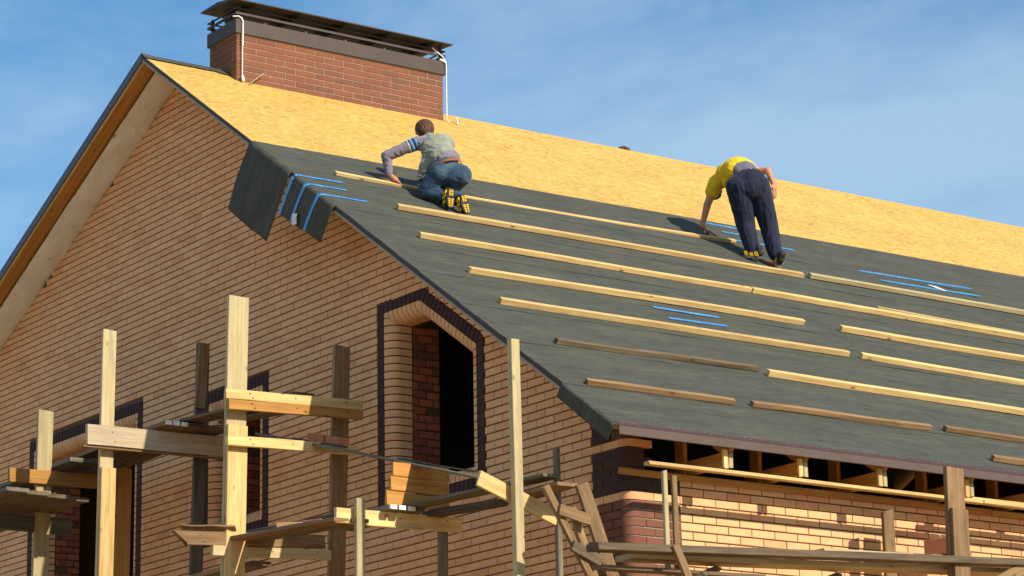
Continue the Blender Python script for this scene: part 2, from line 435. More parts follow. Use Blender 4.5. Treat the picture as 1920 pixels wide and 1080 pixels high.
def corner_brick(k, s0, s1):
    """rounded corner brick: from x=-s0 on the gable, round the corner, to y=s1"""
    z0 = k*H_+J_/2; z1 = (k+1)*H_-J_/2
    path = [(-s0, 0.)]
    for i in range(9):
        a = math.radians(90*i/8); path.append((-RC+RC*math.sin(a), RC-RC*math.cos(a)))
    path.append((0, s1))
    v = []; f = []
    for (x, y) in path: v += [(x, y, z0), (x, y, z1)]
    n_ = len(path)
    for i in range(n_-1): f.append((2*i, 2*i+2, 2*i+3, 2*i+1))
    ins = []
    for (x, y) in path:
        ins.append((x-.05 if x > -RC-.001 and y > 0 else x, y+.05 if y < s1*.999 and y < RC else y))
    b = len(v)
    for (x, y) in ins: v += [(x, y, z0), (x, y, z1)]
    for i in range(n_-1):
        f.append((2*i+2, 2*i, b+2*i, b+2*i+2)); f.append((2*i+1, 2*i+3, b+2*i+3, b+2*i+1))
    return v, f
for k in range(-42, 9):
    m_ = quoin_mat(k); odd = k % 2
    a = .19 if odd else .10                 # arm on gable
    b = .19+.09 if not odd else .19         # arm on eave wall
    if (k+1)*H_ < zR(-QG)-.12:
        gable_row(k, -QG, -a-J_/2, m_, (-QG if odd else -QG-.12), gable)
    if k >= 7: b = .18
    if (k+1)*H_ < .60:
        vf = corner_brick(k, a, b); add_brick(gable, m_, vf, 'g', .3)
    if k < 3:
        s = b+J_/2
        while s < QE-.03:
            e = min(s+.25, QE-J_/2*.5)
            if QE-e < .06: e = QE-J_/2*.5
            add_brick(eave, m_, brick_prism(s, e, s, e, k*H_+J_/2, (k+1)*H_-J_/2, 'e'), 'e', e-s); s = e+J_*.8
    elif k < 8:
        pass
for k in range(-42, 3):
    ph = QE if k % 2 else QE-.13
    x = ph
    while x < LEN:
        s = max(QE, x)+J_/2*.7; e = x+P_-J_/2*.7; x += P_
        if e-s < .03: continue
        add_brick(eave, 'tan_brick', brick_prism(s, e, s, e, k*H_+J_/2, (k+1)*H_-J_/2 if k < 2 else .205, 'e'), 'e', e-s)

# backing (mortar) of the gable with the openings
def inset_poly(poly, d):
    out_ = []; n_ = len(poly)
    for i in range(n_):
        p0 = Vector(poly[i-1]); p1 = Vector(poly[i]); p2 = Vector(poly[(i+1) % n_])
        t1 = (p1-p0).normalized(); t2 = (p2-p1).normalized()
        n1 = Vector((-t1.y, t1.x)); n2 = Vector((-t2.y, t2.x)); b = (n1+n2); b = b/b.dot(n1)
        out_.append(tuple(p1+b*d))
    return out_
def wall_sheet(name, outer, holes, y0, y1, parent, mat):
    polys = [[Vector((x, z, 0)) for x, z in outer]]+[[Vector((x, z, 0)) for x, z in h] for h in holes]
    tris = tessellate_polygon(polys); flat = [p for pl in polys for p in pl]
    v = [(p.x, y0, p.y) for p in flat]+[(p.x, y1, p.y) for p in flat]; n_ = len(flat)
    f = [tuple(t) for t in tris]+[tuple(i+n_ for i in t) for t in tris]
    o_ = 0
    for pl in polys:
        m_ = len(pl)
        for i in range(m_): a = o_+i; b = o_+(i+1) % m_; f.append((a, b, b+n_, a+n_))
        o_ += m_
    me = mesh(name, v, f); bm = bmesh.new(); bm.from_mesh(me); bmesh.ops.recalc_face_normals(bm, faces=bm.faces); bm.to_mesh(me); bm.free()
    return link(name, me, parent, mat)
outerG = [(-14.5, ZB), (-QG, ZB), (-QG, zR(-QG)-.06), (AX+.05, zR(AX+.05)-.06), (AX-.3, SOFF+TL*(AX-.3)), (-14.5, SOFF-14.5*TL)]
holes = [inset_poly(w, .125) for w in WIN]
wall_sheet('mortar_backing', outerG, holes, .010, .12, gable, 'mortar')
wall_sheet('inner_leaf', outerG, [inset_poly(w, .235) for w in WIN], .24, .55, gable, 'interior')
wall_sheet('mortar_backing', [(-QG, ZB), (-.09, ZB), (-.09, .66), (-QG, .90)], [], .010, .12, gable, 'mortar')
v = []; f = []
path = [(-.09, .010)]+[(-RC+(RC-.010)*math.sin(math.radians(a)), RC-(RC-.010)*math.cos(math.radians(a))) for a in range(0, 91, 15)]+[(-.010, QE)]
for zz0, zz1, mm_ in ((ZB, 0, 'mortar_light'), (0, .60, 'mortar')):
    v = []; f = []
    for (x, y) in path:
        if zz0 == 0 and y > .3: y = .18
        v += [(x, y, zz0), (x, y, zz1)]
    for i in range(len(path)-1): f.append((2*i, 2*i+2, 2*i+3, 2*i+1))
    link('mortar_backing', mesh('corner_mortar', v, f), gable, mm_)
v = []; f = []; box(v, f, -.38, -.010, QE-.001, LEN, ZB, .20); box(v, f, -.38, -.012, .18, QE, ZB, .20); box(v, f, -.30, -.02, .06, .18, .2, .62)
link('mortar_backing', mesh('eave_backing', v, f), eave, 'mortar')

# window surrounds
def surround(win, idx):
    wp = part('window_surround', house)
    poly = win; inner = inset_poly(win, .125); n_ = len(poly)
    zero = len(win) == 5
    prof_b = [(-.118, .0), (-.006, .0)]          # dark band, flat, n from -.118 .. -.006
    prof_r = [(0., .002)]
    R_ = .115
    for i in range(0, 9):
        a = math.radians(90*i/8); prof_r.append((.012+R_*math.sin(a), .002+R_-R_*math.cos(a)))
    prof_r.append((.012+R_, .235))
    for i in range(n_):
        p0 = Vector(inner[i]); p1 = Vector(inner[(i+1) % n_])
        pm = Vector(inner[i-1]); pp = Vector(inner[(i+2) % n_])
        t = (p1-p0).normalized(); nn = Vector((-t.y, t.x)); Ln = (p1-p0).length
        t0 = (p0-pm).normalized(); t2 = (pp-p1).normalized()
        m0 = math.tan(math.acos(max(-1, min(1, t0.dot(t))))/2); m1 = math.tan(math.acos(max(-1, min(1, t.dot(t2))))/2)
        nrow = max(1, round((Ln)/.075)); pitch = Ln/nrow
        ext0 = math.ceil(.118*m0/pitch)+1
        if abs(t.y) > .99:                        # jamb: line the courses up with the wall
            base = (round(p0.y/H_)*H_-p0.y)*(1 if t.y > 0 else -1); pitch = H_
            nrow = int(Ln/pitch)+2
        else: base = 0.
        for kind in ('dark', 'round'):
            prof = prof_b if kind == 'dark' else prof_r
            rng = range(-ext0-1, nrow+ext0+2) if kind == 'dark' else range(-1, nrow+1)
            for k in rng:
                s0 = base+k*pitch+.0062; s1 = base+(k+1)*pitch-.0062
                v = []; f = []; ok = False
                for (nv, d) in prof:
                    lo_ = nv*m0; hi_ = Ln-nv*m1
                    a = min(max(s0, lo_+.001), hi_); b = max(min(s1, hi_-.001), lo_)
                    if b-a > .004: ok = True
                    if b < a: a = b = (a+b)/2
                    for s in (a, b):
                        q = p0+t*s+nn*nv; v.append((q.x, d, q.y))
                if not ok: continue
                m_ = len(prof)
                for j in range(m_-1): f.append((2*j, 2*j+1, 2*j+3, 2*j+2))
                bb = len(v); v += [(x+0, y+.03 if kind == 'dark' else y, z) for (x, y, z) in v]
                if kind == 'dark':
                    for (a_, b_) in ((0, 1), (1, 3), (3, 2), (2, 0)): f.append((a_, b_, bb+b_, bb+a_))
                else:
                    # small returns into the joint
                    q0 = []
                    for j, (nv, d) in enumerate(prof):
                        q = nn*(-.02 if j > 5 else -.004); dd = .02 if j <= 6 else 0
                        x, y, z = v[2*j]; v[bb+2*j] = (x+q.x, y+dd, z+q.y); x, y, z = v[2*j+1]; v[bb+2*j+1] = (x+q.x, y+dd, z+q.y)
                    for j in range(m_-1):
                        f.append((2*j, 2*j+2, bb+2*j+2, bb+2*j)); f.append((2*j+1, 2*j+3, bb+2*j+3, bb+2*j+1))
                sc_ = .13 if kind == 'dark' else .30
                BR.append([wp, 'plum_brick' if kind == 'dark' else 'tan_brick', v, f, score(v[0], (0, -1, 0))*sc_])
        # mortar behind the rounded bricks
        v = []; f = []
        for (nv, d) in [(-.12, .012)]+[(a-.008, b+.008) for a, b in prof_r]+[(.012+R_-.008, .30)]:
            a = p0+t*(nv*m0)+nn*nv; b = p0+t*(Ln-nv*m1)+nn*nv; v += [(a.x, d, a.y), (b.x, d, b.y)]
        for j in range(len(v)//2-1): f.append((2*j, 2*j+1, 2*j+3, 2*j+2))
        link('mortar', mesh('mortar', v, f), wp, 'mortar')
        # rough common-brick reveal on the jambs
        if abs(t.y) > .99:
            zs = min(p0.y, p1.y); ze = max(p0.y, p1.y)
            xs = p0.x+nn.x*(.012+R_-.012)
            v = []; f = []; box(v, f, min(xs, xs-nn.x*.2), max(xs, xs-nn.x*.2), .245, .56, zs, ze)
            link('mortar', mesh('jamb_mortar', v, f), wp, 'dark_wood' if False else 'mortar')
            k = 0; z = zs
            while z < ze-.07:
                cuts = [.245, .40, .555] if k % 2 else [.245, .31, .48, .555]
                for c0, c1 in zip(cuts, cuts[1:]):
                    pr = random.uniform(.004, .016); d = nn.x
                    x0, x1 = sorted((xs-d*.02, xs+d*pr))
                    v = []; f = []; zz = random.uniform(-.004, .004)
                    box(v, f, x0, x1, c0+.007+random.uniform(0, .01), c1-.007, z+.008+zz, z+.070+zz)
                    if random.random() < .88: BR.append([wp, 'red_brick', v, f, score((xs, .4, z), (1, 0, 0))*(.12 if d > 0 else 0)])
                z += .078; k += 1
for i, w in enumerate(WIN): surround(w, i)

# inside of the house: floor, ceiling beams and closing walls so that the openings look into a dark room
v = []; f = []
box(v, f, -14.3, -.4, .56, LEN-.2, -.75, -.6)
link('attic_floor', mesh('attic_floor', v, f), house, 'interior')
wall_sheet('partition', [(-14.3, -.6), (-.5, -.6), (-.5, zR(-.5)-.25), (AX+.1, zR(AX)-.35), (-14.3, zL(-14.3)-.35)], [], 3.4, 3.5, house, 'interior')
v = []; f = []; box(v, f, -14.6, -14.4, .0, LEN, ZB, SOFF-14.5*TL); box(v, f, -14.4, -.02, LEN-.2, LEN, ZB, .2)
pts = [(-14.4, .2), (-.02, .2), (AX, AZ-.25), (-14.4, zL(-14.4)-.2)]
b = len(v); v += [(x, LEN-.2, z) for x, z in pts]+[(x, LEN, z) for x, z in pts]; f += [(b, b+1, b+2, b+3), (b+4, b+7, b+6, b+5)]
link('rear_wall', mesh('rear_wall', v, f), house, 'tan_brick')

# ------------------------------------------------------------------ roof
roof = part('roof', house)
# sheathing of the near slope
def slab(name, u0, u1, v0, v1, h0, h1, mat, nu=1, nv=1, parent=roof, uv=True, fn=None):
    vs = []; fs = []; uvs = []
    for side, h in ((0, h1), (1, h0)):
        for i in range(nu+1):
            for j in range(nv+1):
                u = u0+(u1-u0)*i/nu; w = v0+(v1-v0)*j/nv; hh = h
                if fn and side == 0: hh, w, u = fn(u, w, h, i/nu, j/nv)
                vs.append(roofP(u, w, hh)); uvs.append((u, w))
    S = (nu+1)*(nv+1)
    for i in range(nu):
        for j in range(nv):
            a = i*(nv+1)+j; fs.append((a, a+1, a+nv+2, a+nv+1)); fs.append((S+a, S+a+nv+1, S+a+nv+2, S+a+1))
    for i in range(nu):
        a = i*(nv+1); b_ = (i+1)*(nv+1); fs.append((a, b_, S+b_, S+a)); a += nv; b_ += nv; fs.append((a, S+a, S+b_, b_))
    for j in range(nv):
        a = j; fs.append((a, S+a, S+a+1, a+1)); a = nu*(nv+1)+j; fs.append((a, a+1, S+a+1, S+a))
    me = mesh(name, vs, fs); ul = me.uv_layers.new(name='UVMap')
    for lp in me.loops:
        ul.data[lp.index].uv = uvs[lp.vertex_index]
    return link(name, me, parent, mat)
slab('board_sheathing', -OV+.004, LEN, .0, SLEN-.01, -.030, -.006, 'osb')
# roofing felt, laid in overlapping runs from the eave up; each run's lower edge lies on the one below
EDGE = [2.90, 3.945, 4.90, 5.84, 6.60, 7.40, 8.286, 9.225, SLEN+.004]
def felt_fn(k):
    def fn(u, w, h, a, b):
        wr = noise.noise(Vector((u*1.1, w*3.2, k*3.)))*.007+noise.noise(Vector((u*3.7, w*9, k)))*.0015
        top = .0015 if k else .004
        hh = top+(.0055-top)*b if b < .999 else .0062
        if b > .9 and b < .999: hh += .0015
        if b >= .999: wob = noise.noise(Vector((u*.7, k*5., 2)))*.010; w += wob
        if b <= .001: wob = noise.noise(Vector((u*.5, k*5., 8)))*.012; w += wob if k == 0 else 0
        return hh+max(-.001, wr)+.002*(k % 2)*0, w, u
    return fn
felts = []
for k in range(8):
    v0 = EDGE[k]-(.0 if k == 0 else .06); v1 = EDGE[k+1]
    if k == 0: v0 = 2.93
    o = slab('roofing_felt', -OV, LEN, v0, v1, -.0055, .003, 'felt', 150, 14, fn=felt_fn(k))
    for p_ in o.data.polygons: p_.use_smooth = False
    felts.append(o)
# the exposed OSB runs out of square with the felt: a tapering first run reaches a little higher at the far end
def taper(u, w, h, a, b): return .004+noise.noise(Vector((u*1.3, w*3, 50)))*.003, w-(1-b)*.25*a, u
slab('roofing_felt', 0., LEN, 2.92, 3.1, -.0055, .003, 'felt', 80, 3, fn=taper)

# far slope: top sheet, soffit board, soffit membrane, front flashing
def farsheet(name, x0, x1, y0, y1, top, bot, mat, parent=roof, nx=1, fn=None):
    vs = []; fs = []
    for h in (top, bot):
        for i in range(nx+1):
            x = x0+(x1-x0)*i/nx
            for y in (y0, y1): vs.append((x, y, h+TL*x))
    S = 2*(nx+1)
    for i in range(nx):
        a = 2*i; fs += [(a, a+2, a+3, a+1), (S+a, S+a+1, S+a+3, S+a+2), (a, S+a, S+a+2, a+2), (a+1, a+3, S+a+3, S+a+1)]
    fs += [(0, 1, S+1, S), (2*nx, S+2*nx, S+2*nx+1, 2*nx+1)]
    return link(name, mesh(name, vs, fs), parent, mat)
TOPL = AZ-TL*AX
farsheet('sheathing', -15.5, AX, -OV+.004, LEN, TOPL, SOFF+.07, 'osb')
farsheet('rake_flashing', -15.5, AX+.01, -OV-.012, -OV+.003, TOPL+.012, TOPL-.088, 'blue_metal')
farsheet('rake_flashing', -15.5, AX+.01, -OV-.012, -OV+.10, TOPL+.016, TOPL+.006, 'blue_metal')
so_ = board('soffit_board', (-15.2, -.415, SOFF+.060+TL*-15.2), (AX+.04, -.415, SOFF+.060+TL*(AX+.04)), .165, .024, (0, 1, 0), 'pine_orange', roof, warp=.003, seg=20)
# membrane soffit in four pieces with open laps
cuts = [(-15.4, -11.106), (-11.094, -9.832), (-9.82, -8.60), (-8.592, AX+.09)]
for a, b in cuts:
    nx = 16; ny = 6; vs = []; fs = []
    for i in range(nx+1):
        for j in range(ny+1):
            s = i/nx; q = j/ny; y = -.335+q*.350
            lean = .12*(.5-q)
            x = a+(b-a)*s+(lean if a > -12 or i > 0 else 0)
            sag = -.018*math.sin(math.pi*q)*(1+.5*math.sin(s*math.pi))+noise.noise(Vector((x*2.1, y*4, 3)))*.020
            if i == 0: sag -= .012
            vs.append((x, y, SOFF+.010+TL*x+sag))
    for i in range(nx):
        for j in range(ny): k = i*(ny+1)+j; fs.append((k, k+1, k+ny+2, k+ny+1))
    link('soffit_membrane', mesh('soffit_membrane', vs, fs), roof, 'soffit', smooth=True)
# ridge felt strip near the gable and along the ridge behind the chimney
vs = []; fs = []; uvs = []
nu = 24
for i in range(nu+1):
    u = -OV-.01+(.62+OV)*i/nu; rag = .125+noise.noise(Vector((u*7, 1, 1)))*.03+(.03 if i > nu-5 else 0)
    for (h, w) in ((0., -.12), (.012, -.002), (.010, rag)):
        P = roofP(u, w, h) if w > -.05 else Vector((AX-.12, u, zL(AX-.12)+.012)); vs.append(P); uvs.append((u, w))
for i in range(nu):
    for j in range(2): k = i*3+j; fs.append((k, k+1, k+4, k+3))
me = mesh('ridge_felt', vs, fs); ul = me.uv_layers.new(name='UVMap')
for lp in me.loops: ul.data[lp.index].uv = uvs[lp.vertex_index]
o = link('ridge_felt', me, roof, 'felt'); sm = o.modifiers.new('s', 'SOLIDIFY'); sm.thickness = .004
# near rake: dark felt edge, pale wood edge below
for (h0, h1, mt, y0, y1, v1) in ((-.034, .005, 'cap_metal', -OV-.010, -OV+.002, 2.95), (-.034, -.002, 'cap_metal', -OV-.010, -OV+.002, SLEN-.02), (-.068, -.036, 'old_wood', -OV-.006, -OV+.10, SLEN-.03)):
    pass
def rake(name, v0, v1, h0, h1, y0, y1, mat):
    vs = []; fs = []; n_ = 40
    for i in range(n_+1):
        w = v0+(v1-v0)*i/n_; j = noise.noise(Vector((w*3, h0*10, 0)))*.0035
        for (y, h) in ((y0, h0+j), (y1, h0+j), (y1, h1), (y0, h1+j*.5)): vs.append(roofP(y, w, h))
    for i in range(n_):
        for k in range(4): a = i*4+k; b = i*4+(k+1) % 4; fs.append((a, b, b+4, a+4))
    fs += [(0, 1, 2, 3), tuple(range(4*n_+3, 4*n_-1, -1))]
    me = mesh(name, vs, fs); bm = bmesh.new(); bm.from_mesh(me); bmesh.ops.recalc_face_normals(bm, faces=bm.faces); bm.to_mesh(me); bm.free()
    return link(name, me, roof, mat)
rake('rake_edge_felt', .0, SLEN-.06, -.036, -.002, -OV-.009, -OV+.0035, 'cap_metal')
rake('rake_batten', .02, SLEN-.08, -.064, -.037, -OV-.004, -OV+.12, 'pale_plank')
# felt folded down over the rake
def flap(v0, v1, drop, mat='felt', off=0., u_in=-.30, name='felt_flap', parent=roof, lean=0., ragged=.02, nv=16, billow=.035, lift=.0062, dropv=None, r=.028):
    vs = []; fs = []; uvs = []; nd = 22
    for i in range(nv+1):
        a = i/nv; w = v0+(v1-v0)*a
        D = drop if dropv is None else drop+(dropv-drop)*a
        D *= 1+noise.noise(Vector((w*3, drop, 4)))*ragged
        for j in range(nd+1):
            b = j/nd
            tot = (-OV-u_in)*-1
            Lf = abs(-OV-u_in); arc = r*math.pi/2; s = b*(Lf+arc+D)
            if s < Lf: u = u_in-s; h = lift+off*1.; wv = w
            elif s < Lf+arc:
                t_ = (s-Lf)/r; u = -OV-(r)*math.sin(t_)-off*math.sin(t_); h = lift-r*(1-math.cos(t_))+off*math.cos(t_); wv = w
            else:
                q = s-Lf-arc
                u = -OV-r-off-billow*math.sin(q/max(D, .01)*2.2)*(.5+.5*noise.noise(Vector((w*2, q*2, drop))))-.02*q; h = lift-r-q; wv = w+lean*q
            vs.append(roofP(u, wv, h)); uvs.append((u_in-s, w))
    for i in range(nv):
        for j in range(nd): k = i*(nd+1)+j; fs.append((k, k+nd+1, k+nd+2, k+1))
    me = mesh(name, vs, fs); ul = me.uv_layers.new(name='UVMap')
    for lp in me.loops: ul.data[lp.index].uv = uvs[lp.vertex_index]
    o = link(name, me, parent, mat, smooth=True)
    sm = o.modifiers.new('s', 'SOLIDIFY'); sm.thickness = .003 if mat == 'felt' else .0012; sm.offset = 1
    return o
flap(2.94, 3.90, .72, lean=.02)
fl2 = flap(3.955, 4.885, .40, lean=.0, dropv=.36)
flap(9.235, SLEN-.01, .105, lean=0., billow=.004, r=.02, dropv=.13)
for v0, uin, dr in ((3.985, 0.03, .40), (4.25, -.06, .385), (4.545, .03, .37)):
    flap(v0-.025, v0+.025, dr, 'tape', off=.005, u_in=uin, name='blue_tape', lean=0., ragged=0., nv=1, dropv=dr)
# white label on the hanging felt
a = roofP(-.585, 4.40, -.335); 
vs = [roofP(-.588, 4.28, -.31), roofP(-.588, 4.36, -.28), roofP(-.588, 4.42, -.37), roofP(-.588, 4.34, -.41)]
o = link('paper_label', mesh('paper_label', vs, [(0, 1, 2, 3)]), roof, 'label_paper'); o.modifiers.new('s', 'SOLIDIFY').thickness = .002
def tape(u0, v0, u1, v1, w=.050):
    nseg = 30; vs = []; fs = []
    for i in range(nseg+1):
        s = i/nseg; u = u0+(u1-u0)*s; vv = v0+(v1-v0)*s; h = .0105+abs(noise.noise(Vector((u*1.1, vv*3.2, 7.))))*.004
        k = .25 if i in (0, nseg) else 1
        vs += [roofP(u, vv-w/2*k, h), roofP(u, vv+w/2*k, h)]
    for i in range(nseg): a = 2*i; fs.append((a, a+1, a+3, a+2))
    o = link('blue_tape', mesh('blue_tape', vs, fs), roof, 'tape', smooth=False); o.modifiers.new('s', 'SOLIDIFY').thickness = .002
for t_ in ((2.193, 6.616, 3.027, 6.617), (2.202, 6.895, 2.954, 6.866), (7.006, 3.880, 8.852, 3.812), (7.127, 4.140, 8.757, 4.082),
           (5.397, 2.965, 6.10, 2.96), (5.46, 3.225, 6.0, 3.222), (5.43, 3.50, 6.34, 3.478)):
    tape(*t_)
for (u, vv, a_) in ((7.98, 4.05, .0), (8.06, 4.06, .05)):
    vs = [roofP(u, vv-.06, .016), roofP(u+.05, vv-.06, .017), roofP(u+.18-a_, vv+.09, .017), roofP(u+.13, vv+.09, .016)]
    o = link('paper_strip', mesh('paper_strip', vs, [(0, 3, 2, 1)]), roof, 'label_paper'); o.modifiers.new('s', 'SOLIDIFY').thickness = .002

# eave: metal drip edge, rafter tails, soffit joists, boards
vs = []; fs = []; n_ = 60
for i in range(n_+1):
    y = -OV+.02+(LEN+OV-.02)*i/n_
    P1 = roofP(y, SLEN+.012, .008); P1b = P1+Vector((.004, 0, -.004)); P2 = P1+Vector((.004, 0, -.072)); P3 = P2+Vector((-.012, 0, -.004))
    vs += [P1, P1b, P2, P3]
for i in range(n_):
    for k in range(3): a = i*4+k; fs.append((a, a+1, a+5, a+4))
o = link('drip_edge', mesh('drip_edge', vs, fs), roof, 'eave_metal'); o.modifiers.new('s', 'SOLIDIFY').thickness = .002
slab('drip_flange', -OV+.02, LEN, SLEN-.062, SLEN+.0125, .0085, .0115, 'flange_metal', 40, 1)
vs = []; fs = []
y = -.40
while y < LEN:
    for dv, dy in ((-.055, 0), (-.025, .045)):
        P = roofP(y+dy+random.uniform(-.02, .02), SLEN+dv, .012); s = .006
        b = len(vs); vs += [P+Vector((0, 0, .004)), P+Vector((s, 0, 0)), P+Vector((0, s, 0)), P+Vector((-s, 0, 0)), P+Vector((0, -s, 0))]
        fs += [(b, b+1, b+2), (b, b+2, b+3), (b, b+3, b+4), (b, b+4, b+1)]
    y += random.choice((.13, .2, .26))
o = link('nail_heads', mesh('nail_heads', vs, fs), roof, 'nail'); tag(o, kind='stuff')
ys_ = [.715, 1.545, 2.46, 3.51]
while ys_[-1] < LEN-1.2: ys_.append(ys_[-1]+.9)
for y in ys_:
    # rafter tail under the sheathing, joist, short end blocks and a stud on the wall plate
    board('rafter', roofP(y+.07, SLEN-1.1, -.105), roofP(y+.07, SLEN-.04, -.105), .145, .05, NR, 'pine_orange', roof, seg=4)
    board('soffit_joist', (-.30, y+.012, .330), (.425, y+.012, .330), .125, .045, (0, 0, 1), 'pine_orange', roof, seg=4)
    board('joist_end_block', (.432, y, .256), (.432, y, .415), .05, .03, (0, 1, 0), 'pine', roof, seg=2)
    board('joist_end_block', (.426, y+.060, .262), (.426, y+.060, .385), .045, .03, (0, 1, 0), 'pine_pale', roof, seg=2)
    board('stud', (-.13, y-.02, .2), (-.13, y-.02, .74), .12, .045, (1, 0, 0), 'pine_orange', roof, seg=2)
board('soffit_ledger', (.440, -.13, .218), (.440, 3.66, .216), .075, .030, (1, 0, 0), 'pine', roof, warp=.006, seg=20)
board('soffit_ledger', (.440, 3.675, .218), (.440, 8.2, .218), .075, .030, (1, 0, 0), 'pine', roof, warp=.006, seg=20)
board('soffit_ledger', (.380, 3.36, .250), (.380, 7.2, .250), .07, .028, (1, 0, 0), 'pine', roof, warp=.006, seg=20)
board('wall_ledger', (.024, -.09, .228), (.024, 4.2, .231), .060, .030, (.35, 0, 1), 'pine_orange', roof, warp=.006, seg=20)
board('wall_ledger', (.024, 4.21, .228), (.024, 9.2, .231), .055, .030, (.35, 0, 1), 'pine_orange', roof, warp=.006, seg=20)

# ------------------------------------------------------------------ chimney
chim = part('chimney', house)
CX0, CX1, CY0, CY1 = -8.20, -7.584, .54, 3.315
CZ1 = 6.50
CH = .0705
def CK(k): return CZ1-.02-(k+1)*CH
v = []; f = []; box(v, f, CX0+.006, CX1-.006, CY0+.006, CY1-.006, 5.4, CZ1); link('mortar', mesh('mortar', v, f), chim, 'mortar_cream')
k = 0
while CK(k) > 5.75:
    z0 = CK(k)+.0035; z1 = CK(k)+CH-.0035
    # front face (+x)
    s = CY0-(.13 if k % 2 else 0)+.001
    while s < CY1-.01:
        a = max(CY0, s)+.0032; b = min(CY1, s+.256)-.0032; s += .256
        if b-a < .03: continue
        vv, ff = brick_prism(a, b, a, b, z0, z1, 'e', depth=.03)
        vv = [(x+CX1, y, z) for x, y, z in vv]
        if z1 > zR(CX1)-.02: BR.append([chim, 'chimney_brick', vv, ff, score(vv[8], (1, 0, 0))*(b-a)])
    s = CX0-(0 if k % 2 else .13)
    while s < CX1-.01:
        a = max(CX0, s)+.004; b = min(CX1, s+.256)-.004; s += .256
        if b-a < .03: continue
        vv, ff = brick_prism(a, b, a, b, z0, z1, 'g', depth=.03)
        vv = [(x, y+CY0, z) for x, y, z in vv]; BR.append([chim, 'chimney_brick', vv, ff, score(vv[8], (0, -1, 0))*(b-a)])
        vv2 = [(x, CY0+CY1-y, z) for x, y, z in vv]; BR.append([chim, 'chimney_brick', vv2, ff, 0])
    k += 1
def frame(name, g, z0, z1, mat, tk=.012, open_=True):
    v = []; f = []; x0, x1, y0, y1 = CX0-g, CX1+g, CY0-g, CY1+g
    box(v, f, x0, x1, y0, y0+tk, z0, z1); box(v, f, x0, x1, y1-tk, y1, z0, z1)
    box(v, f, x0, x0+tk, y0+tk, y1-tk, z0, z1); box(v, f, x1-tk, x1, y0+tk, y1-tk, z0, z1)
    return link(name, mesh(name, v, f), chim, mat)
frame('flashing_band', .022, CZ1-.012, 6.648, 'dark_metal')
v = []; f = []; box(v, f, CX0+.03, CX1-.03, CY0+.03, CY1-.03, 6.50, 6.59); link('crown', mesh('crown', v, f), chim, 'interior')
frame('rail', .022, 6.706, 6.732, 'dark_metal', .02)
frame('rail', .022, 6.772, 6.784, 'dark_metal', .02)
for y in [CY0+.35+.53*i for i in range(5)]:
    v = []; f = []; box(v, f, CX1-.005, CX1+.012, y, y+.03, 6.640, 6.668); link('bracket', mesh('bracket', v, f), chim, 'dark_metal')
for y in [CY0+.02, CY1-.05]:
    for x in (CX0+.0, CX1-.02): v = []; f = []; box(v, f, x, x+.02, y, y+.03, 6.60, 6.83); link('cap_leg', mesh('cap_leg', v, f), chim, 'dark_metal')
# sheet metal cap, tilted a little to the near side, with a turned-down lip and an underside frame
def cz(x): return 6.820+(x-(-7.43))*(-.075)
x0, x1, y0, y1 = -8.20, -7.43, .42, 3.355
vs = [(x0, y0, cz(x0)), (x1, y0, cz(x1)), (x1, y1, cz(x1)), (x0, y1, cz(x0))]
vs += [(a, b, c+.014) for a, b, c in vs]; vs += [((x0+x1)/2, y0, cz(-7.8)+.05), ((x0+x1)/2, y1, cz(-7.8)+.05)]
fs = [(0, 3, 2, 1), (0, 1, 5, 4), (1, 2, 6, 5), (2, 3, 7, 6), (3, 0, 4, 7), (4, 5, 8), (6, 7, 9), (5, 6, 9, 8), (7, 4, 8, 9)]
link('cap', mesh('cap', vs, fs), chim, 'cap_metal')
for y in (.7, 1.3, 1.9, 2.5, 3.1):
    v = []; f = []; box(v, f, x0+.05, x1-.05, y, y+.025, 6.80, cz(x0+.05)-.02)
    link('cap_rib', mesh('cap_rib', v, f), chim, 'cap_metal')
def tube(name, pts, r, mat, parent, n=8):
    cu = bpy.data.curves.new(name, 'CURVE'); cu.dimensions = '3D'; sp = cu.splines.new('POLY'); sp.points.add(len(pts)-1)
    for q, p_ in zip(sp.points, pts): q.co = (*p_, 1)
    cu.bevel_depth = r; cu.bevel_resolution = 2; cu.use_fill_caps = True
    tmp = bpy.data.objects.new('t', cu); COL.objects.link(tmp); dg = bpy.context.evaluated_depsgraph_get()
    me = bpy.data.meshes.new_from_object(tmp.evaluated_get(dg)); bpy.data.objects.remove(tmp); bpy.data.curves.remove(cu)
    return link(name, me, parent, mat, smooth=True)
zt = zR(CX1)
tube('conduit', [(-7.60, .50, 6.68), (-7.575, .56, 6.685), (-7.55, .585, 6.66), (-7.55, .60, 6.62), (-7.55, .60, 6.33)], .009, 'white_pvc', chim)
tube('conduit', [(-7.556, .60, 6.33), (-7.556, .60, zt+.03), (-7.545, .60, zt+.01)], .006, 'white_pvc', chim)
tube('conduit', [(-7.545, .595, zt+.05), (-7.53, .60, zt-.02)], .016, 'white_pvc', chim)
tube('conduit', [(-7.56, 3.15, 6.79), (-7.55, 3.29, 6.70), (-7.548, 3.325, 6.65), (-7.548, 3.335, 6.60), (-7.548, 3.335, zR(-7.548)+.03), (-7.54, 3.36, zR(-7.54)+.0)], .0075, 'white_pvc', chim)
tube('conduit', [(-7.56, 3.25, 6.665), (-7.55, 3.33, 6.64)], .014, 'white_pvc', chim)
tube('conduit', [(-7.52, 3.47, zR(-7.52)+.0), (-7.54, 3.47, zR(-7.54)+.08)], .009, 'white_pvc', chim)
board('wood_sliver', (-7.50, .66, zR(-7.50)+.01), (-7.52, .86, zR(-7.52)+.16), .018, .01, (1, 0, 0), 'pine_pale', chim, seg=3)

